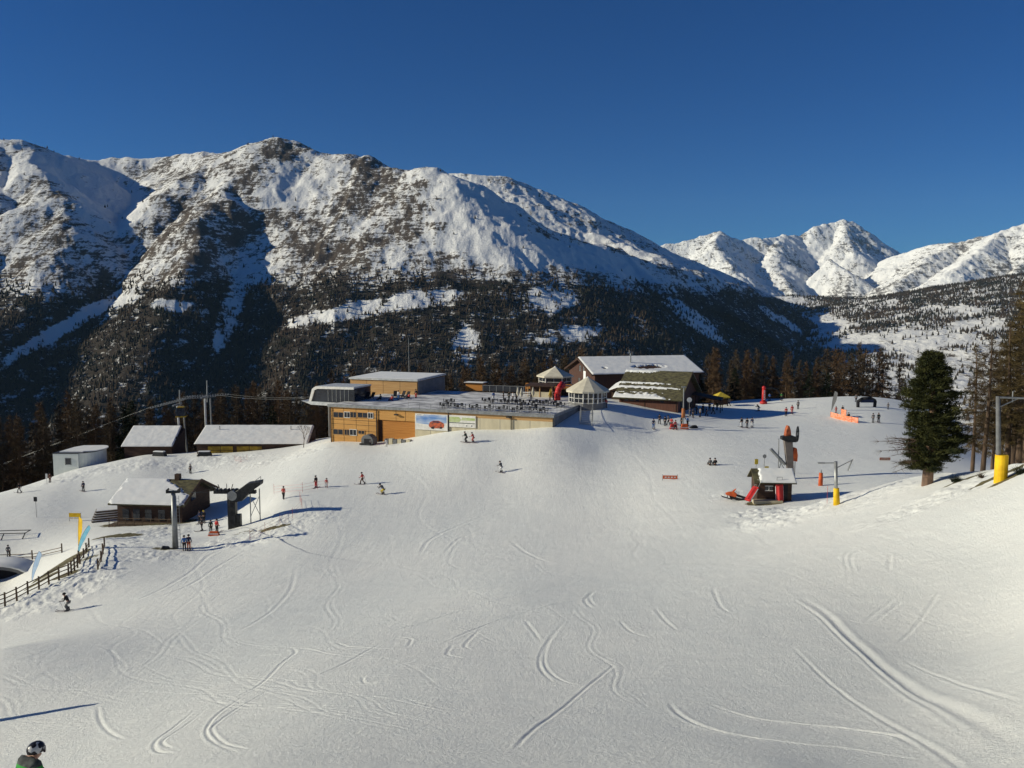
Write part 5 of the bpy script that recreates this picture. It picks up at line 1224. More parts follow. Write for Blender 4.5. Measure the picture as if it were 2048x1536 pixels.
# big pylon with the yellow pad on the right edge
bp_ = hit(2001, 961); k4 = bp_[1] / F_PX
BP = thing('padded_pylon', 'tall grey lift pylon with a fat yellow pad among the larches on the right', 'lift pylon', bp_, 0)
MB().tube((-.1, 0, -.4), (-.5, 0, 172 * k4), 5 * k4, 3.8 * k4, 12).build('mast', M_GREY, BP, True)
MB().tube((.15, .3, -.4), (-.2, .3, 165 * k4), 3 * k4, 2.4 * k4, 10).build('stay_tube', M_DMETAL, BP, True)
MB().prism([(12.5 * k4 * math.cos(t), 12.5 * k4 * math.sin(t)) for t in np.linspace(0, 2 * math.pi, 13)[:-1]], 'z', -.3, 53 * k4).build('pad', M_YELLOW, BP, False, .04)
g = MB().tube((-.5, 0, 170 * k4), (1.4, 0, 168 * k4), .07, n=6)
for xx in (.5, 1.35): g.tube((xx, 0, 160 * k4), (xx, 0, 182 * k4), .035, n=5)
g.tube((-.4, 0, 150 * k4), (.9, 0, 168 * k4), .04, n=5); g.build('cross_arm', M_METAL, BP)
# orange tube marker, T-bar frame, red pole, signs on posts
oc = hit(1641, 971)
MK = thing('padded_post', 'orange padded post standing between the hut and the slim yellow-padded pylon', 'post', oc)
MB().tube((0, 0, -.2), (0, 0, 1.55), .28, .22, 12).build('pad', M_ORANGE, MK, True); MB().tube((0, 0, 1.55), (0, 0, 1.95), .12, .05, 8).build('post', M_METAL, MK)
rp = hit(1654, 1012); tag(MB().tube((rp[0], rp[1], rp[2] - .2), (rp[0], rp[1], rp[2] + 1.9), .02, n=5).build('marker_pole', M_PINK), 'thin red marker pole left of the slim yellow-padded pylon', 'pole')
def sign(label, px, py, h_, w_, hh_, m_, round_=False, name='sign', cat='sign'):
    p = hit(px, py); T = thing(name, label, cat, p)
    MB().tube((0, 0, -.2), (0, 0, h_), .04, n=6).build('post', M_METAL, T)
    if round_: MB().tube((0, -.06, h_ - hh_ / 2), (0, -.02, h_ - hh_ / 2), w_ / 2, n=14).build('disc', m_, T)
    else: MB().box(-w_ / 2, w_ / 2, -.08, -.03, h_ - hh_, h_).build('board', m_, T)
    return T
sign('yellow rounded sign on a post behind the left end of the drag lift hut', 1512, 945, 1.8, .45, .7, M_YCLOTH)
sign('grey round sign on a tall post behind the drag lift hut', 1528, 948, 2.6, .5, .5, M_METAL, True)
sign('low yellow box sign just behind the ridge of the drag lift hut', 1533, 946, .9, .5, .6, M_YCLOTH)
sign('round white lamp disc on the tall post at the lodge corner', 1378, 842, 4.3, .9, .9, M_WHITE, True)
sign('dark sign on a thin post with a wide snow-covered foot on the left snowfield', 73, 1034, 3.1, .5, .7, M_DMETAL)
sign('pale post with a small white plate among people below the tank house', 94, 968, 1.9, .35, .9, M_WHITE)
p = hit(1366, 858); T = thing('lamp_post', 'tall grey lamp post with orange padding at the corner of the lodge', 'lamp post', p)
MB().tube((0, 0, -.3), (0, 0, 7.2), .11, .09, 10).build('mast', M_METAL, T); MB().box(-.35, .35, -.2, .2, 7.2, 7.4).build('lamp_head', M_METAL, T); MB().tube((0, 0, 2.0), (0, 0, 3.6), .34, .30, 12).build('pad', mat('brown_orange_pad', (.38, .14, .05), .7, scale=2), T, True)
for px, py, lb in ((1369, 858, 'orange block barrier at the foot of the lamp post beside the lodge'), (1347, 858, 'red block barrier left of the lamp post beside the lodge'), (428, 1071, 'small orange barrier between the two people at the lift drive')):
    p = hit(px, py); T = thing('barrier', lb, 'barrier', p)
    MB().prism([(-.7, 0), (.7, 0), (.5, .9 if px > 500 else .5), (-.5, .9 if px > 500 else .5)], 'y', -.25, .25).build('block', M_ORANGE if px != 1347 else M_RED, T, False, .05); MB().box(-.6, .6, -.26, -.251, .2, .32).build('stripe', M_WCLOTH, T)
# yellow parasol kiosk beyond the lodge
p = hit(1441, 811); T = thing('kiosk', 'small kiosk with a yellow canvas roof in the lodge shadow', 'kiosk', p, R(10))
g = MB()
for xx, yy in ((-1.1, -1.1), (1.1, -1.1), (1.1, 1.1), (-1.1, 1.1)): g.box(xx - .06, xx + .06, yy - .06, yy + .06, -.3, 2.1)
g.box(-1.1, 1.1, -1.05, -1.0, .3, 1.0); g.box(-1.1, 1.1, 1.0, 1.05, -.2, 2.0); g.build('stand', M_BROWN, T)
MB().add([(-1.5, -1.5, 2.0), (1.5, -1.5, 2.0), (1.5, 1.5, 2.0), (-1.5, 1.5, 2.0), (0, 0, 3.0), (-1.5, -1.5, 1.75), (1.5, -1.5, 1.75), (1.5, 1.5, 1.75), (-1.5, 1.5, 1.75)], [(0, 1, 4), (1, 2, 4), (2, 3, 4), (3, 0, 4), (0, 5, 6, 1), (1, 6, 7, 2), (2, 7, 8, 3), (3, 8, 5, 0)]).build('canopy', M_YCLOTH, T)
p = hit(1412, 820); T = thing('canopy_roof', 'dark sloping canopy roof over the seats between lodge and kiosk', 'canopy', p, R(-20))
MB().slab((-2.6, -2, 3.3), (3.2, -2, 2.3), (3.2, 2, 2.5), (-2.6, 2, 3.5), .2).build('roof', M_BROWN, T)
for xx in (-2.4, 3.0):
    for yy in (-1.8, 1.8): MB().box(xx - .08, xx + .08, yy - .08, yy + .08, -.4, 2.4 if xx > 0 else 3.2).build('post', M_BROWN, T)
# red inflatable column with a bow, feather flags, nets, banner
p = hit(1527, 808); T = thing('inflatable_column', 'tall red inflatable column with white writing at the edge of the snowfield', 'inflatable column', p)
MB().tube((0, 0, .1), (0, 0, .6), .85, .7, 14).build('foot', M_RED, T, True)
g = MB().tube((0, 0, .5), (0, 0, 3.5), .42, .38, 14).ball((0, 0, 3.55), .45); g.build('column', M_RED, T, True)
g = MB(); 
for k, w_ in enumerate((.30, .22, .3, .26, .2, .3)): g.box(-w_ / 2, w_ / 2, -.47, -.43, 1.0 + .36 * k, 1.2 + .36 * k)
g.build('lettering', M_WCLOTH, T)
g = MB().path([Vector((0, 0, 3.5)), Vector((1.6, .3, 3.55)), Vector((3.0, .6, 3.2)), Vector((3.8, .8, 2.4))], .16, 8); g.build('bow', M_BLACK, T)
def feather(label, px, py, h_, w_, lean, m_, rz=R(-32)):
    p = hit(px, py); T = thing('feather_flag', label, 'flag', p, rz)
    cx = lambda t: lean * t * t * h_
    q = [Vector((cx(t), 0, t * h_)) for t in np.linspace(0, 1, 12)]
    MB().path(q, .025, 5).build('pole', M_DMETAL, T)
    L_, Rr = [], []
    for t in np.linspace(.08, 1, 22):
        ww = w_ * min(1, (t - .08) * 1.8 + .12) * math.sqrt(max(1 - max(t - .86, 0) ** 2 / .0196, 0.02)); L_.append((cx(t), t * h_)); Rr.append((cx(t) + ww, t * h_ - .06 * h_ * (1 - t)))
    MB().prism(L_ + Rr[::-1], 'y', -.012, .012).build('cloth', m_, T)
    return T
feather('yellow feather flag standing upright on the snowbank', 157, 1092, 3.9, .85, .10, M_YELLOW)
feather('turquoise feather flag leaning right beside the yellow one', 156, 1112, 4.0, .75, .62, M_LBLUE)
feather('pale blue feather flag leaning over the snowbank above the fence', 64, 1163, 3.9, .9, .48, M_PALEB)
feather('dark grey feather flag left of the orange net on the snowfield', 1663, 822, 4.0, .7, .12, M_GREY)
def net(label, pxs, h_, m_, post_m, name='safety_net', cat='net'):
    w0 = hit(*pxs[0]); T = thing(name, label, cat, w0)
    q = [hit(*c) - w0 for c in pxs]
    for v in q: MB().tube((v[0], v[1], v[2] - .2), (v[0], v[1], v[2] + h_ + .12), .035, n=5).build('post', post_m, T)
    g = MB()
    for a_, b_ in zip(q[:-1], q[1:]):
        for j in range(4):
            z0, z1 = h_ * j / 4 + .03, h_ * (j + 1) / 4 - .03
            g.add([(a_[0], a_[1], a_[2] + z0), (b_[0], b_[1], b_[2] + z0), (b_[0], b_[1], b_[2] + z1), (a_[0], a_[1], a_[2] + z1)], [(0, 1, 2, 3)])
    o = g.build('net', m_, T); s_ = o.modifiers.new('t', 'SOLIDIFY'); s_.thickness = .02
    return T
net('orange and white safety net slanting across the snowfield near the feather flag', [(1661, 834), (1675, 838), (1690, 842), (1703, 844), (1716, 846)], 1.0, M_NETO, M_ORANGE)
net('small upright orange net panel beside the children on the snowfield', [(1682, 833), (1692, 836)], 1.5, M_NETO, M_ORANGE)
M_NETP = mat('pale_net', (.75, .48, .42), .8, (.78, .70, .66), scale=14, detail=1, thr=(.45, .5))
def polefence(label, pxs, h_, m_, rope=True):
    w0 = hit(*pxs[0]); T = thing('rope_fence', label, 'fence', w0); q = [hit(*c) - w0 for c in pxs]
    for v in q: MB().tube((v[0], v[1], v[2] - .2), (v[0], v[1], v[2] + h_), .022, n=5).build('pole', m_, T)
    g = MB()
    for a_, b_ in zip(q[:-1], q[1:]):
        for z in (.25, .6, .95): g.tube((a_[0], a_[1], a_[2] + h_ * z * .8), (b_[0], b_[1], b_[2] + h_ * z * .8), .012, n=4)
    g.build('rope', m_, T)
polefence('thin rose-coloured pole and rope fence right of the lift drive', [(500, 1080), (530, 1066), (560, 1050), (585, 1036), (604, 1016), (600, 1002)], 1.3, M_PINK)
polefence('thin rose-coloured pole fence beside the snowboarder on the piste edge', [(548, 988), (605, 985), (635, 979), (655, 977)], 1.5, M_PINK)
polefence('short row of rose-coloured poles below the yellow-door shed', [(470, 922), (482, 925), (494, 920)], 1.1, M_PINK)
bn = hit(1340, 960); T = thing('banner', 'low orange banner lying across the piste between lodge and drag lift', 'banner', bn, R(-4))
g = MB().box(-.95, .95, -.03, .03, .15, .6).mark(M_WCLOTH)
for k in range(4): g.box(-.7 + .4 * k, -.45 + .4 * k, -.04, -.031, .3, .45)
g.build('cloth', M_ORANGE, T)
for xx in (-.95, .95): MB().tube((xx, 0, -.1), (xx, 0, .75), .03, n=5).build('post', M_DMETAL, T)
bn = hit(151, 1042); T = thing('banner', 'yellow and white banner on two posts behind the yellow feather flag', 'banner', bn, R(-4))
MB().box(-.95, .85, -.03, .03, .35, 1.2).mark(M_WCLOTH).box(-.95, .85, -.04, -.031, .4, .6).build('cloth', M_YELLOW, T)
for xx in (-.95, .85): MB().tube((xx, 0, -.1), (xx, 0, 1.25), .03, n=5).build('post', M_DMETAL, T)
bn = hit(1769, 922); tag(MB().box(bn[0] - .7, bn[0] + .8, bn[1] - .03, bn[1] + .03, bn[2] + .1, bn[2] + .5).build('banner', mat('faded_banner', (.35, .13, .07), .8, (.4, .3, .25), scale=3), None), 'low brownish red banner under the bare branches of the pine', 'banner')
# black inflatable arch on the snowfield
p = hit(1716, 814); q = hit(1749, 814); T = thing('inflatable_arch', 'low dark inflatable arch over the snow left of the pine', 'inflatable arch', p)
w_ = q - p; g = MB().path([Vector((0, 0, -.2)), Vector((-.05, 0, 1.1)), Vector((w_[0] * .25, w_[1] * .25, 1.7)), Vector((w_[0] * .75, w_[1] * .75, 1.75)), Vector((w_[0] + .1, w_[1], 1.2)), Vector((w_[0], w_[1], w_[2] - .2))], .32, 10)
g.build('arch_tube', M_BLACK, T, True); MB().box(.5, w_[0] - .5, -.02, .02, .9, 1.5).build('banner', M_NAVY, T)
# snowmobile resting on the snow left of the drag lift hut
p = hit(1470, 1001); T = thing('snowmobile', 'orange and black snowmobile parked nose up on the snow left of the small hut', 'snowmobile', p, R(-140)); T.rotation_euler = (R(8), R(-14), R(165))
MB().prism([(-1.1, .3), (-.9, .1), (.6, .1), (.75, .35), (-1.1, .45)], 'y', -.22, .22).build('track', M_BLACK, T)
MB().prism([(-1.2, .5), (.1, .5), (.2, .75), (-1.2, .72)], 'y', -.2, .2).build('seat', M_BLACK, T, False, .03)
MB().prism([(0, .4), (1.1, .35), (1.25, .5), (.9, .75), (.4, .95), (.0, .8)], 'y', -.38, .38).build('hood', M_ORANGE, T, False, .04)
MB().prism([(.35, .95), (.55, .95), (.3, 1.3), (.22, 1.3)], 'y', -.25, .25).build('windshield', M_ORANGE, T)
for s_ in (-1, 1): MB().prism([(.3, 0), (1.5, 0), (1.65, .15), (1.5, .06), (.3, .05)], 'y', s_ * .42 - .07, s_ * .42 + .07).tube((.9, s_ * .3, .4), (.9, s_ * .42, .04), .03).build('ski', M_DMETAL, T)
MB().tube((.15, -.35, 1.05), (.15, .35, 1.05), .02).build('handlebar', M_BLACK, T)
# wooden fence over the snowbank
def wfence(label, pxs, h_, rails=3):
    w0 = hit(*pxs[0]); T = thing('wooden_fence', label, 'fence', w0); q = [hit(*c) - w0 for c in pxs]
    for i, v in enumerate(q): MB().tube((v[0], v[1], v[2] - .3), (v[0] + .03 * math.sin(i * 2.1), v[1], v[2] + h_), .095, .08, 7).build('post', M_FENCE, T)
    for k in range(rails):
        z = h_ * (.25 + .3 * k); g = MB()
        for a_, b_ in zip(q[:-1], q[1:]): g.tube((a_[0], a_[1] + .1, a_[2] + z), (b_[0], b_[1] + .1, b_[2] + z + .03), .05, n=6)
        g.build('rail', M_FENCE, T)
wfence('weathered wooden post and rail fence running up the snowbank on the left', [(-20, 1222), (10, 1213), (34, 1202), (56, 1190), (78, 1180), (98, 1169), (118, 1160), (137, 1153), (143, 1147), (149, 1141), (155, 1135), (158, 1126)], 1.38)
wfence('upper wooden railing below the turquoise feather flag', [(160, 1128), (167, 1116), (173, 1104), (178, 1094)], 1.1, 2)
wfence('wooden railing across the lower snow on the far left', [(-20, 1121), (20, 1120), (65, 1119), (124, 1106)], 1.25, 2)
wfence('thin wooden fence climbing the snow right of the feather flags', [(196, 1140), (202, 1124), (206, 1108), (209, 1094)], 1.2, 2)
p = hit(4, 1080); T = thing('conveyor_frame', 'low metal frame of a ski conveyor on the far left snow', 'conveyor', p, R(6))
for k in range(3): MB().tube((-3 + 2.8 * k, 0, -.2), (-3 + 2.8 * k + .5, 0, .9), .07, n=6).build('leg', M_DMETAL, T)
MB().tube((-4, 0, .9), (3.2, 0, .9), .06, n=6).tube((-4, 1.6, .9), (3.2, 1.6, .9), .06, n=6).tube((3.1, 0, .9), (3.1, 1.6, .9), .06, n=6).build('frame', M_DMETAL, T)
# low sheds, boxes and gear in front of the timber wall
def prop(name, label, cat, px, py, rz, build):
    T = thing(name, label, cat, hit(px, py), rz); build(T); return T
def dome(T):
    MB().prism([(-1.2, 0), (1.2, 0), (1.2, 1.0), (.9, 1.5), (.3, 1.8), (-.3, 1.8), (-.9, 1.5), (-1.2, 1.0)], 'y', 0, 1.5).build('cover', M_GREY, T, False, .05)
    MB().box(-.55, .55, -.08, -.003, 0, 1.1).build('opening', M_BLACK, T); MB().box(-1.3, 1.3, -.4, -.1, 0, .3).build('sill', M_DMETAL, T)
prop('snow_groomer', 'grey domed machine with a dark front parked under the lower windows', 'machine', 734, 890, ANG, dome)
def crates(T):
    for k in range(6): MB().box(-2.4 + .85 * k, -1.65 + .85 * k, 0, .8, -.1, .75 + .1 * (k % 2)).build('crate', M_CONC if k % 2 else M_GREY, T, False, .03)
    MB().box(2.8, 3.8, 0, .6, -.1, .5).build('crate', M_DMETAL, T)
prop('crate_row', 'row of grey crates along the foot of the orange garage door', 'crate', 793, 888, ANG, crates)
def junk(T):
    MB().prism([(-1.4, 0), (1.5, 0), (1.3, .7), (-.9, .9)], 'y', -.4, .6).build('body', M_DMETAL, T, False, .08)
    MB().box(-1.1, 1.2, -.35, .5, .82, 1.0).build('snow_layer', M_ROOFSNOW, T, False, .06)
prop('snow_gun', 'dark machine heap with snow on it at the corner of the yellow-door shed', 'machine', 408, 912, .1, junk)
prop('snow_gun', 'dark machine heap with snow on it right of the low dark shed', 'machine', 318, 912, -.2, junk)
prop('snow_gun', 'dark heap half buried in snow at the foot of the T-shaped pylon', 'machine', 330, 1098, .2, lambda T: MB().prism([(-.7, -.1), (.6, -.1), (.4, .25), (-.3, .35)], 'y', -.2, .3).build('body', M_DMETAL, T, False, .08))
prop('snow_gun', 'black bag lying on the snow right of the lamp post by the lodge', 'bag', 1387, 856, .2, lambda T: MB().prism([(-.8, 0), (.8, 0), (.5, .5), (-.2, .45)], 'y', -.3, .3).build('bag', M_BLACK, T, False, .08))

# ------------------------------------------------------------------ tables, chairs and parasols on the terrace
TB = thing('terrace_table', 'dark square terrace table among others in the row along the handrail', 'table', terr(900, 812), ANG, 'tables of the front terrace row')
MB().box(-.55, .55, -.4, .4, .72, .77).build('tabletop', M_DMETAL, TB)
for sx in (-1, 1):
    for sy in (-1, 1): MB().tube((sx * .45, sy * .32, 0), (sx * .45, sy * .32, .72), .025, n=5).build('leg', M_DMETAL, TB)
CH = thing('terrace_chair', 'dark terrace chair among others in the rows on the terrace', 'chair', terr(900, 812), ANG, 'chairs on the terrace')
MB().box(-.24, .24, -.24, .24, .43, .48).build('seat', M_BLACK, CH); MB().box(-.24, .24, .22, .26, .5, .95).build('backrest', M_BLACK, CH)
for sx in (-1, 1):
    for sy in (-1, 1): MB().tube((sx * .2, sy * .2, 0), (sx * .2, sy * .2, .43), .02, n=5).build('leg', M_DMETAL, CH)
spots = [(891,816,0),(920,818,0),(950,820,0),(975,821,0),(1003,822.5,0),(1030,824,0),(1056,825,0),(1084,826,0),(975,806,1),(990,807,1),(1006,807.5,1),(1020,808.5,1),(1036,809,1),(1070,810,1),(1090,811,1),(1108,812,1),(898,808,1),(1046,815,1),(1075,817,1),(1118,815,1)]
first = True
for i, (px, py, row) in enumerate(spots):
    c = terr(px, py)
    lab = 'dark square terrace table among others in the row along the handrail' if row == 0 else 'dark square terrace table among others in the inner rows of the terrace'
    if first: TB.location = c; root_t = TB
    else: dup(TB, c, ANG + .15 * math.sin(i * 3), lab, group='tables of the front terrace row' if row == 0 else 'tables of the inner terrace rows')
    for k, (dx, dy, rz) in enumerate(((0, .75, 0), (0, -.75, math.pi), (-.85, .1, math.pi / 2), (.85, -.1, -math.pi / 2))):
        if (i * 7 + k * 3) % 9 == 0 and not first: continue
        ca, sa = math.cos(ANG), math.sin(ANG); q = (c[0] + dx * ca - dy * sa, c[1] + dx * sa + dy * ca, c[2])
        if first and k == 0: CH.location = q
        else: dup(CH, q, ANG + rz + .3 * math.sin(i + k * 2))
    first = False
for px, py, lab in ((1036, 803, 'left one of two closed cream parasols close together on the terrace'), (1043, 805, 'right one of two closed cream parasols close together on the terrace'), (1066, 803, 'closed cream parasol beside the dark figure at the bar hut'), (1101, 806, 'closed ochre parasol in front of the bar hut near the yellow jacket')):
    T = thing('parasol', lab, 'parasol', terr(px, py))
    MB().tube((0, 0, 0), (0, 0, 2.7), .03, n=6).build('pole', M_METAL, T); MB().tube((0, 0, 0), (0, 0, .12), .3, n=10).build('foot', M_CONCD, T)
    g = MB().tube((0, 0, 1.1), (0, 0, 1.6), .16, .34, 10, False).tube((0, 0, 1.6), (0, 0, 2.75), .34, .05, 10); g.build('canopy', M_CANVAS if px != 1101 else M_OCHRE, T, True)
wb = terr(1052, 801); T = thing('white_bench_stack', 'stack of white slatted benches left of the bar hut on the terrace', 'bench', wb, ANG)
for k in range(5): MB().box(-.9, .9, -.3, .3, .14 + .34 * k, .26 + .34 * k).build('slat', M_WHITE, T)
LNG = None
for i, (px, py) in enumerate(((709, 799), (720, 799.5), (731, 800), (742, 800), (790, 797), (803, 797), (812, 798))):
    c = terr(px, py - 2); lab = 'dark folded sun lounger in the row before the pale timber box'
    if LNG is None:
        LNG = thing('sun_lounger', lab, 'sun lounger', c, ANG, 'dark loungers before the timber box')
        MB().box(-.35, .35, -1.0, .4, .3, .42).build('seat', M_BLACK, LNG); MB().slab((-.35, .4, .42), (.35, .4, .42), (.35, .95, 1.25), (-.35, .95, 1.25), .08).build('backrest', M_BLACK, LNG)
        for sx in (-1, 1):
            for sy in (-.9, .35): MB().box(sx * .3 - .03, sx * .3 + .03, sy - .03, sy + .03, 0, .3).build('leg', M_DMETAL, LNG)
    else: dup(LNG, c, ANG + .4 * math.sin(i * 2))

# mast just outside the picture whose shadow reaches into it
mp_ = hit(-150, 1459); T = thing('lift_mast', 'short grey lift mast beyond the left edge, its shadow crossing the lower left snow', 'lift pylon', mp_)
MB().tube((0, 0, -.5), (0, 0, 3.2), .24, .20, 12).build('mast', M_METAL, T); MB().box(-.5, .5, -.12, .12, 3.2, 3.4).build('cross_arm', M_DMETAL, T)

# mouth of the little underpass in the hollow at the far left
tu = hit(2, 1168); T = thing('underpass', 'black arched mouth of a small underpass in the hollow at the far left', 'tunnel', (tu[0] - 1.0, tu[1] + .5, tu[2] - .1), R(4))
arc = [(4.0 * math.cos(t), 1.75 * math.sin(t)) for t in np.linspace(math.pi, 0, 15)]
MB().prism([(-4.5, -.6)] + [(x * 1.14, z * 1.25) for x, z in arc] + [(4.5, -.6)] + [(x, z) for x, z in arc[::-1]], 'y', 0, 3.0).build('vault', M_CONCD, T)
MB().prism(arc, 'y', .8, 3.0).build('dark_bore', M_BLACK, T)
g = MB(); q1_ = [(x * 1.15, z * 1.26) for x, z in arc]; q2_ = [(x * 1.22, z * 1.42) for x, z in arc]
g.prism(q1_ + q2_[::-1], 'y', -.15, 3.2); g.build('snow_cap', M_ROOFSNOW, T, True)
# ------------------------------------------------------------------ trees
def leaf_material(name, c1, c2, sc):
    m = mat(name, c1, .85, c2, scale=sc, detail=3, spec=.15); return m
M_LARCH = leaf_material('larch_twigs', (.125, .076, .040), (.07, .045, .026), .9)
M_LARCH2 = leaf_material('grey_larch_twigs', (.095, .068, .042), (.05, .038, .025), .9)
M_PINE = leaf_material('pine_needles', (.058, .06, .018), (.014, .02, .008), 1.4)
M_DPINE = leaf_material('dark_fir_needles', (.022, .03, .014), (.008, .012, .007), 1.2)
def raw_mesh(name, V, F4, m):
    me = bpy.data.meshes.new(name); V = V.astype(np.float32); F4 = F4.astype(np.int32); k = F4.shape[1]
    me.vertices.add(len(V)); me.vertices.foreach_set('co', V.ravel()); me.loops.add(F4.size); me.loops.foreach_set('vertex_index', F4.ravel())
    me.polygons.add(len(F4)); me.polygons.foreach_set('loop_start', np.arange(0, F4.size, k, dtype=np.int32)); me.polygons.foreach_set('loop_total', np.full(len(F4), k, np.int32))
    me.update(); me.materials.append(m); return me
def blades(rg, base, dirs, length, width):
    """thin triangles from base along dirs"""
    n_ = len(base); side = np.cross(dirs, rg.normal(size=(n_, 3))); side /= np.linalg.norm(side, axis=1)[:, None] + 1e-9
    w_ = width[:, None] * .5 * side; V = np.stack([base - w_, base + w_, base + dirs * length[:, None]], 1).reshape(-1, 3)
    return V, np.arange(n_ * 3).reshape(-1, 3)
def larch_crown(name, H_, seed, m, nb=70, start=.16, spread=.20, tw=46, width=.05, tl=.55):
    """drooping limbs set round the trunk, each feathered with bare twigs"""
    rg = np.random.default_rng(seed); B_, D_, L_, W_ = [], [], [], []
    for i in range(nb):
        t = start + (1 - start) * (i + rg.random()) / nb; z = H_ * t
        ln = H_ * spread * (1.05 - t) ** .75 * rg.uniform(.65, 1.15) * min(1, (t - start) * 6 + .45)
        a = rg.uniform(0, 2 * math.pi); up = rg.uniform(-.18, .22) + (t - .5) * .5
        d = np.array((math.cos(a), math.sin(a), up)); d /= np.linalg.norm(d)
        k = max(int(tw * ln / (H_ * spread)), 8); s = rg.uniform(.08, 1, k) ** .8
        base = np.array((0, 0, z)) + d * (s * ln)[:, None]; base[:, 2] -= .10 * ln * s * s
        td = d * .55 + rg.normal(size=(k, 3)) * .75; td[:, 2] -= .15; td /= np.linalg.norm(td, axis=1)[:, None]
        B_.append(base); D_.append(td); L_.append(rg.uniform(.5, 1.1, k) * tl * (H_ / 15)); W_.append(np.full(k, width * H_ / 15) * rg.uniform(.7, 1.4, k))
        B_.append(np.array([[0, 0, z]])); D_.append(d[None]); L_.append(np.array([ln])); W_.append(np.array([.11 * H_ / 15]))
    V, F = blades(rg, np.concatenate(B_), np.concatenate(D_), np.concatenate(L_), np.concatenate(W_))
    return raw_mesh(name, V, F, m)
def trunk_mesh(name, H_, r0, seed, m, n=8):
    rg = np.random.default_rng(seed); V, F = [], []; K_ = 8
    for j in range(K_):
        t = j / (K_ - 1); c = (.012 * H_ * math.sin(t * 3 + seed), .012 * H_ * math.cos(t * 2.3 + seed) - .012 * H_ * math.cos(seed)); r = r0 * (1 - t) ** .8 + .02
        c = (c[0] - .012 * H_ * math.sin(seed), c[1])
        for i in range(n): a = 2 * math.pi * i / n; V.append((c[0] + r * math.cos(a), c[1] + r * math.sin(a), H_ * t - (.8 if j == 0 else 0)))
    for j in range(K_ - 1):
        for i in range(n): F.append((j * n + i, j * n + (i + 1) % n, (j + 1) * n + (i + 1) % n, (j + 1) * n + i))
    me = raw_mesh(name, np.array(V), np.array(F), m); me.polygons.foreach_set('use_smooth', [True] * len(me.polygons)); return me
TREES = []
for s_ in range(6): TREES.append((larch_crown('larch_crown', 15, s_, M_LARCH if s_ % 2 else M_LARCH2, nb=110, spread=(.22, .26, .20, .27, .24, .21)[s_], tw=80, width=.085, tl=.85), trunk_mesh('larch_trunk', 15, .22, s_, M_BARK)))
FIRS = []
for s_ in range(2): FIRS.append((larch_crown('fir_crown', 15, 50 + s_, M_DPINE, nb=120, start=.04, spread=.21, tw=70, width=.17, tl=.7), trunk_mesh('fir_trunk', 15, .22, 9 + s_, M_BARK)))
def tree(pos, h_, k, label, group, fir=False, cat='tree', fat=1.0):
    cm, tm = (FIRS if fir else TREES)[k % (2 if fir else 6)]
    T = thing('fir_tree' if fir else 'larch_tree', label, cat, pos, (k * 1.7) % 6.28, group); s_ = h_ / 15.0; T.scale = (s_ * fat, s_ * fat, s_)
    o = bpy.data.objects.new('crown', cm); COL.objects.link(o); o.parent = T
    o = bpy.data.objects.new('trunk', tm); COL.objects.link(o); o.parent = T
    return T
rt = random.Random(7)
STANDS = [  # pixel columns, list of (column, top row of the crowns), distances, spacing, label, group
 (-60, 262, [(-60, 850), (0, 830), (60, 800), (120, 790), (200, 800), (262, 815)], (180, 192, 206), 3.9, 'bare brown larch in the wood behind the white tank house', 'larches behind the tank house'),
 (262, 660, [(262, 812), (330, 800), (400, 780), (470, 770), (540, 768), (600, 775), (660, 762)], (188, 200, 214), 4.1, 'bare brown larch in the wood behind the snowy sheds', 'larches behind the sheds'),
 (660, 930, [(660, 748), (700, 742), (790, 736), (860, 730), (905, 745), (930, 735)], (203, 214, 226), 4.2, 'russet bare larch in the row behind the pale timber box', 'larches behind the timber box'),
 (930, 1230, [(930, 722), (985, 702), (1050, 712), (1110, 700), (1170, 698), (1230, 705)], (210, 220, 232), 4.3, 'russet bare larch in the row behind the terrace and marquee', 'larches behind the terrace'),
 (1230, 1430, [(1230, 702), (1260, 704), (1300, 728), (1370, 728), (1430, 700)], (216, 226, 240), 4.6, 'brown bare larch rising behind the roof of the big chalet', 'larches behind the chalet'),
 (1430, 1800, [(1430, 702), (1500, 696), (1560, 700), (1620, 706), (1680, 690), (1740, 684), (1800, 700)], (212, 222, 234), 4.1, 'bare grey-brown larch in the wood at the far edge of the snowfield', 'larches beyond the snowfield')]
cnt = 0
for x0, x1, tops, Ds, sp, lab, grp in STANDS:
    for D in Ds:
        px = x0 + rt.random() * 8
        while px < x1:
            ty = float(np.interp(px, [t[0] for t in tops], [t[1] for t in tops])) + rt.uniform(-8, 26)
            t_ = at(px, ty, D); zg_ = gz(t_[0], t_[1]) - .3; h_ = t_[2] - zg_
            if h_ > 4: tree((t_[0], t_[1] + rt.uniform(-2, 2), zg_), min(h_, 24), cnt, lab, grp, fat=min(max(11.0 / h_, .8), 1.5) * rt.uniform(.85, 1.15)); cnt += 1
            px += sp * rt.uniform(.75, 1.3) * F_PX / D
for px, ty, D, lab in [(262, 803, 178, 'dark green fir behind the snowy sheds on the left'), (248, 812, 179, 'second dark fir close left of the taller one on the left'), (545, 812, 184, 'dark green fir left of the gondola station'),
                       (1400, 742, 200, 'dark fir right behind the gable of the big chalet'), (1470, 735, 200, 'dark fir in the wood above the yellow kiosk'), (1620, 740, 203, 'dark fir in the wood right of the red column'), (1655, 745, 203, 'dark fir in the wood above the orange net')]:
    t_ = at(px, ty, D); zg_ = gz(t_[0], t_[1]) - .3; tree((t_[0], t_[1], zg_), max(t_[2] - zg_, 6), int(px), lab, None, True, fat=1.15)
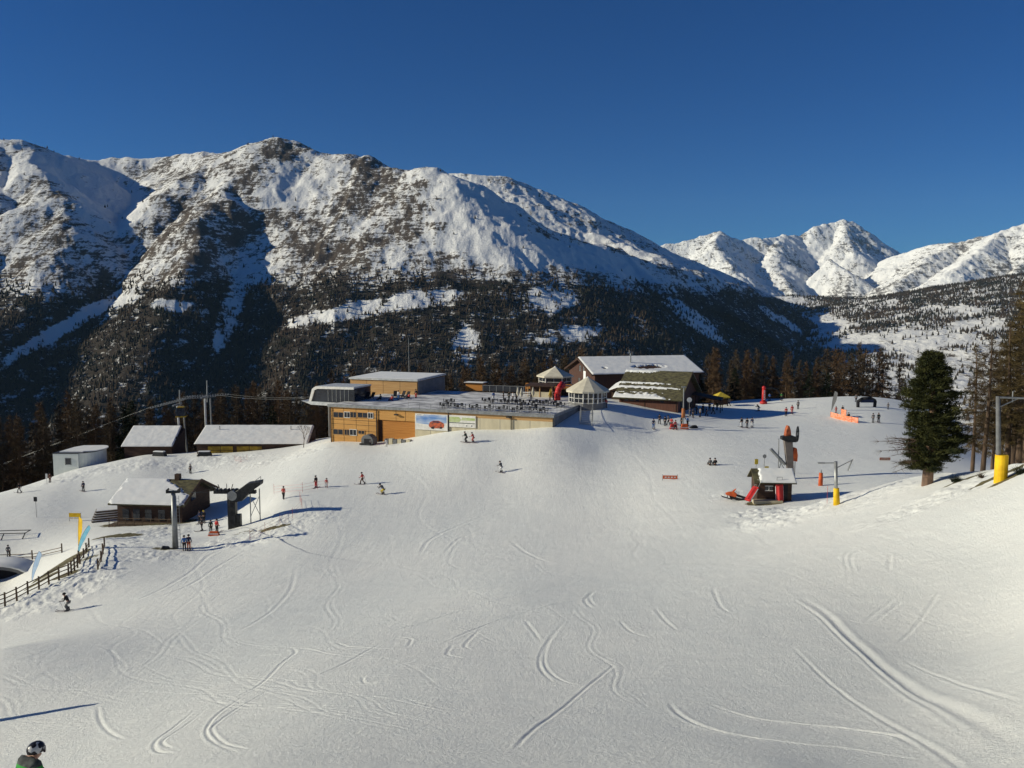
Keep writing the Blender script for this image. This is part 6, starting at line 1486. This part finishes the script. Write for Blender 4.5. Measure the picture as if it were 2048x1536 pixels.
# larches on the near shoulder, right edge
NEAR = [(1943, 960, 690, 74, .8, 'slim dark-trunked larch first right of the big green pine'), (1964, 956, 668, 71, .9, 'second larch right of the big green pine, left of the padded pylon'), (1983, 950, 700, 84, .7, 'thin larch just left of the padded pylon'),
        (2013, 944, 640, 72, 1.0, 'larch directly behind the fat yellow pad'), (2022, 943, 600, 76, 1.05, 'tall larch right of the fat yellow pad'), (2036, 942, 560, 73, 1.1, 'tallest larch at the right edge behind the lift pylon'), (2052, 938, 575, 70, 1.1, 'larch cut by the right edge of the picture'),
        (2090, 930, 540, 66, 1.2, 'big larch whose limbs reach in from beyond the right edge'), (1998, 940, 690, 92, .8, 'farther larch seen between the pylon and the second larch')]
NC = [larch_crown('near_larch_crown', 15, 80 + s_, M_LARCH2 if s_ == 1 else leaf_material('olive_larch_twigs', (.12, .088, .035), (.06, .045, .022), .9), nb=92, start=.22, spread=(.20, .17, .23)[s_], tw=150, width=.030, tl=.65) for s_ in range(3)]
NT = [trunk_mesh('near_larch_trunk', 15, .24, 20 + s_, M_BARK) for s_ in range(3)]
for i, (px, by, ty, D, f_, lab) in enumerate(NEAR):
    b_ = at(px, by, D); zg_ = gz(b_[0], b_[1]); h_ = at(px, ty, D)[2] - zg_
    T = thing('larch_tree', lab, 'tree', (b_[0], b_[1], zg_), i * 1.9); s_ = h_ / 15; T.scale = (s_ * f_ * 1.15, s_ * f_ * 1.15, s_)
    for nm_, me in (('crown', NC[i % 3]), ('trunk', NT[i % 3])): o = bpy.data.objects.new(nm_, me); COL.objects.link(o); o.parent = T
# the big stone pine
pb = hit(1854, 969); kp = pb[1] / F_PX
rg = np.random.default_rng(5)
PT = thing('pine_tree', 'big dense dark green pine with a bare trunk foot standing alone on the shoulder', 'tree', pb)
prof = [(40, 44, 22), (60, 46, 50), (90, 40, 70), (120, 42, 66), (150, 48, 56), (170, 52, 52), (190, 52, 46), (210, 40, 36), (230, 27, 30), (248, 20, 22), (262, 12, 14), (270, 3, 4)]   # pixels above the foot: reach left, reach right
hs_ = [p_[0] for p_ in prof]
nB = 235; B_, D_, L_, W_ = [], [], [], []
for i in range(nB):                                   # boughs, each carrying clumps of needles towards its end
    zpx = 31 + 235 * (i + rg.random()) / nB; a = i * 2.39996 + rg.uniform(-.3, .3)
    reach = float(np.interp(zpx, hs_, [p_[1] for p_ in prof]) if math.cos(a) < 0 else np.interp(zpx, hs_, [p_[2] * .92 for p_ in prof])) * kp
    reach *= (.82 + .22 * abs(math.cos(a))) * rg.uniform(.62, 1.16)
    droop = rg.uniform(-.12, .02) if zpx < 150 else rg.uniform(.0, .35)
    ob_ = np.array((0, 0, zpx * kp)); dd = np.array((math.cos(a) * reach, math.sin(a) * reach, droop * reach)); ln = np.linalg.norm(dd)
    B_.append(ob_[None]); D_.append((dd / ln)[None]); L_.append(np.array([ln])); W_.append(np.array([.09]))
    for c_ in range(max(3, int(7 * reach / 2.2))):
        f_ = rg.uniform(.22, 1.0) ** .75; ctr = ob_ + dd * f_ + rg.normal(size=3) * np.array((.16, .16, .07)) * (1.3 - f_ * .5) + np.array((0, 0, .10 * f_ * f_ * reach))
        k = 62; off = rg.normal(size=(k, 3)) * np.array((.17, .17, .075)); d_ = rg.normal(size=(k, 3)) * .7 + np.array((math.cos(a), math.sin(a), .55)); d_ /= np.linalg.norm(d_, axis=1)[:, None]
        B_.append(ctr + off); D_.append(d_); L_.append(rg.uniform(.14, .32, k)); W_.append(np.full(k, .07))
V, F = blades(rg, np.concatenate(B_), np.concatenate(D_), np.concatenate(L_), np.concatenate(W_))
o = bpy.data.objects.new('crown', raw_mesh('pine_crown', V, F, M_PINE)); COL.objects.link(o); o.parent = PT
M_PBARK = mat('pine_bark', (.24, .15, .10), .9, (.09, .06, .045), scale=3, stretch=(1, 1, .25), bump=.03)
o = bpy.data.objects.new('trunk', trunk_mesh('pine_trunk', 262 * kp, .43, 0, M_PBARK, 12)); COL.objects.link(o); o.parent = PT
g = MB(); rb = random.Random(3)
for i in range(16):
    z = rb.uniform(38, 108) * kp; a = math.pi + rb.uniform(-.5, .5); p0 = Vector((-.2, 0, z)); ln = rb.uniform(60, 112) * kp * (1.0 if z < 80 * kp else .8)
    d = Vector((math.cos(a), math.sin(a), rb.uniform(-.25, .12))); q = [p0]
    for j in range(6): d = (d + Vector((rb.uniform(-.1, .1), rb.uniform(-.1, .1), rb.uniform(-.12, .10)))).normalized(); q.append(q[-1] + d * ln / 6)
    for j in range(6):
        g.tube(q[j], q[j + 1], .045 * (1 - j / 7), .045 * (1 - (j + 1) / 7), 4, False)
        if j > 1:
            for _ in range(4):
                e_ = (d * .7 + Vector((rb.uniform(-1, 1), rb.uniform(-1, 1), rb.uniform(-.6, .6)))).normalized(); g.tube(q[j], q[j] + e_ * rb.uniform(.3, .75), .014, .005, 3, False)
g.build('dead_branches', M_BARK, PT)
# little shrubs on the crest
def shrub(px, py, h_, lab, n_=160, seed=0, m=None):
    rg = np.random.default_rng(seed); c = hit(px, py); d = rg.normal(size=(n_, 3)); d[:, 2] = np.abs(d[:, 2]) + .5; d /= np.linalg.norm(d, axis=1)[:, None]
    b_ = rg.normal(size=(n_, 3)) * np.array((.16, .16, .05)) * h_; V, F = blades(rg, b_, d, rg.uniform(.4, 1.0, n_) * h_, np.full(n_, .05 * h_))
    o = bpy.data.objects.new('shrub', raw_mesh('shrub', V, F, m or M_LARCH2)); COL.objects.link(o); o.location = c; tag(o, lab, 'shrub')
shrub(1912, 964, .75, 'small dark shrub on the crest right of the big pine', 260, 1, M_DPINE)
shrub(1962, 955, .5, 'low dry shrub at the foot of the second larch on the crest', 160, 2)
shrub(2042, 948, .8, 'dark low shrub at the right edge of the crest', 260, 3, M_DPINE)
c = at(607, 905, 158); g = MB(); rb = random.Random(9)
def twig(p, d, l, r, dep):
    q = p + d * l; g.tube(p, q, r, r * .6, 5, False)
    if dep:
        for _ in range(3): twig(q, (d + Vector((rb.uniform(-.7, .7), rb.uniform(-.7, .7), rb.uniform(-.1, .5)))).normalized(), l * .7, r * .6, dep - 1)
twig(Vector((0, 0, -.3)), Vector((.1, 0, 1)), 1.8, .09, 4)
o = g.build('bare_tree', M_BARK); o.location = (c[0], c[1], gz(c[0], c[1])); tag(o, 'small bare tree in front of the right end of the long snowy shed', 'tree')
print('TREES', cnt)

# ------------------------------------------------------------------ thin mountain air
hb = MB().box(-16500, 16500, -600, 15500, -1400, 1900)
m = bpy.data.materials.new('air'); m.use_nodes = True; t = m.node_tree
for n_ in list(t.nodes):
    if n_.type == 'BSDF_PRINCIPLED': t.nodes.remove(n_)
pv = t.nodes.new('ShaderNodeVolumePrincipled'); pv.inputs['Color'].default_value = (.42, .70, 1.0, 1); pv.inputs['Density'].default_value = 1.5e-5; pv.inputs['Anisotropy'].default_value = 0.0
t.links.new(pv.outputs[0], [n_ for n_ in t.nodes if n_.type == 'OUTPUT_MATERIAL'][0].inputs['Volume'])
tag(hb.build('haze', m), kind='stuff', label='thin bluish mountain air', cat='haze')
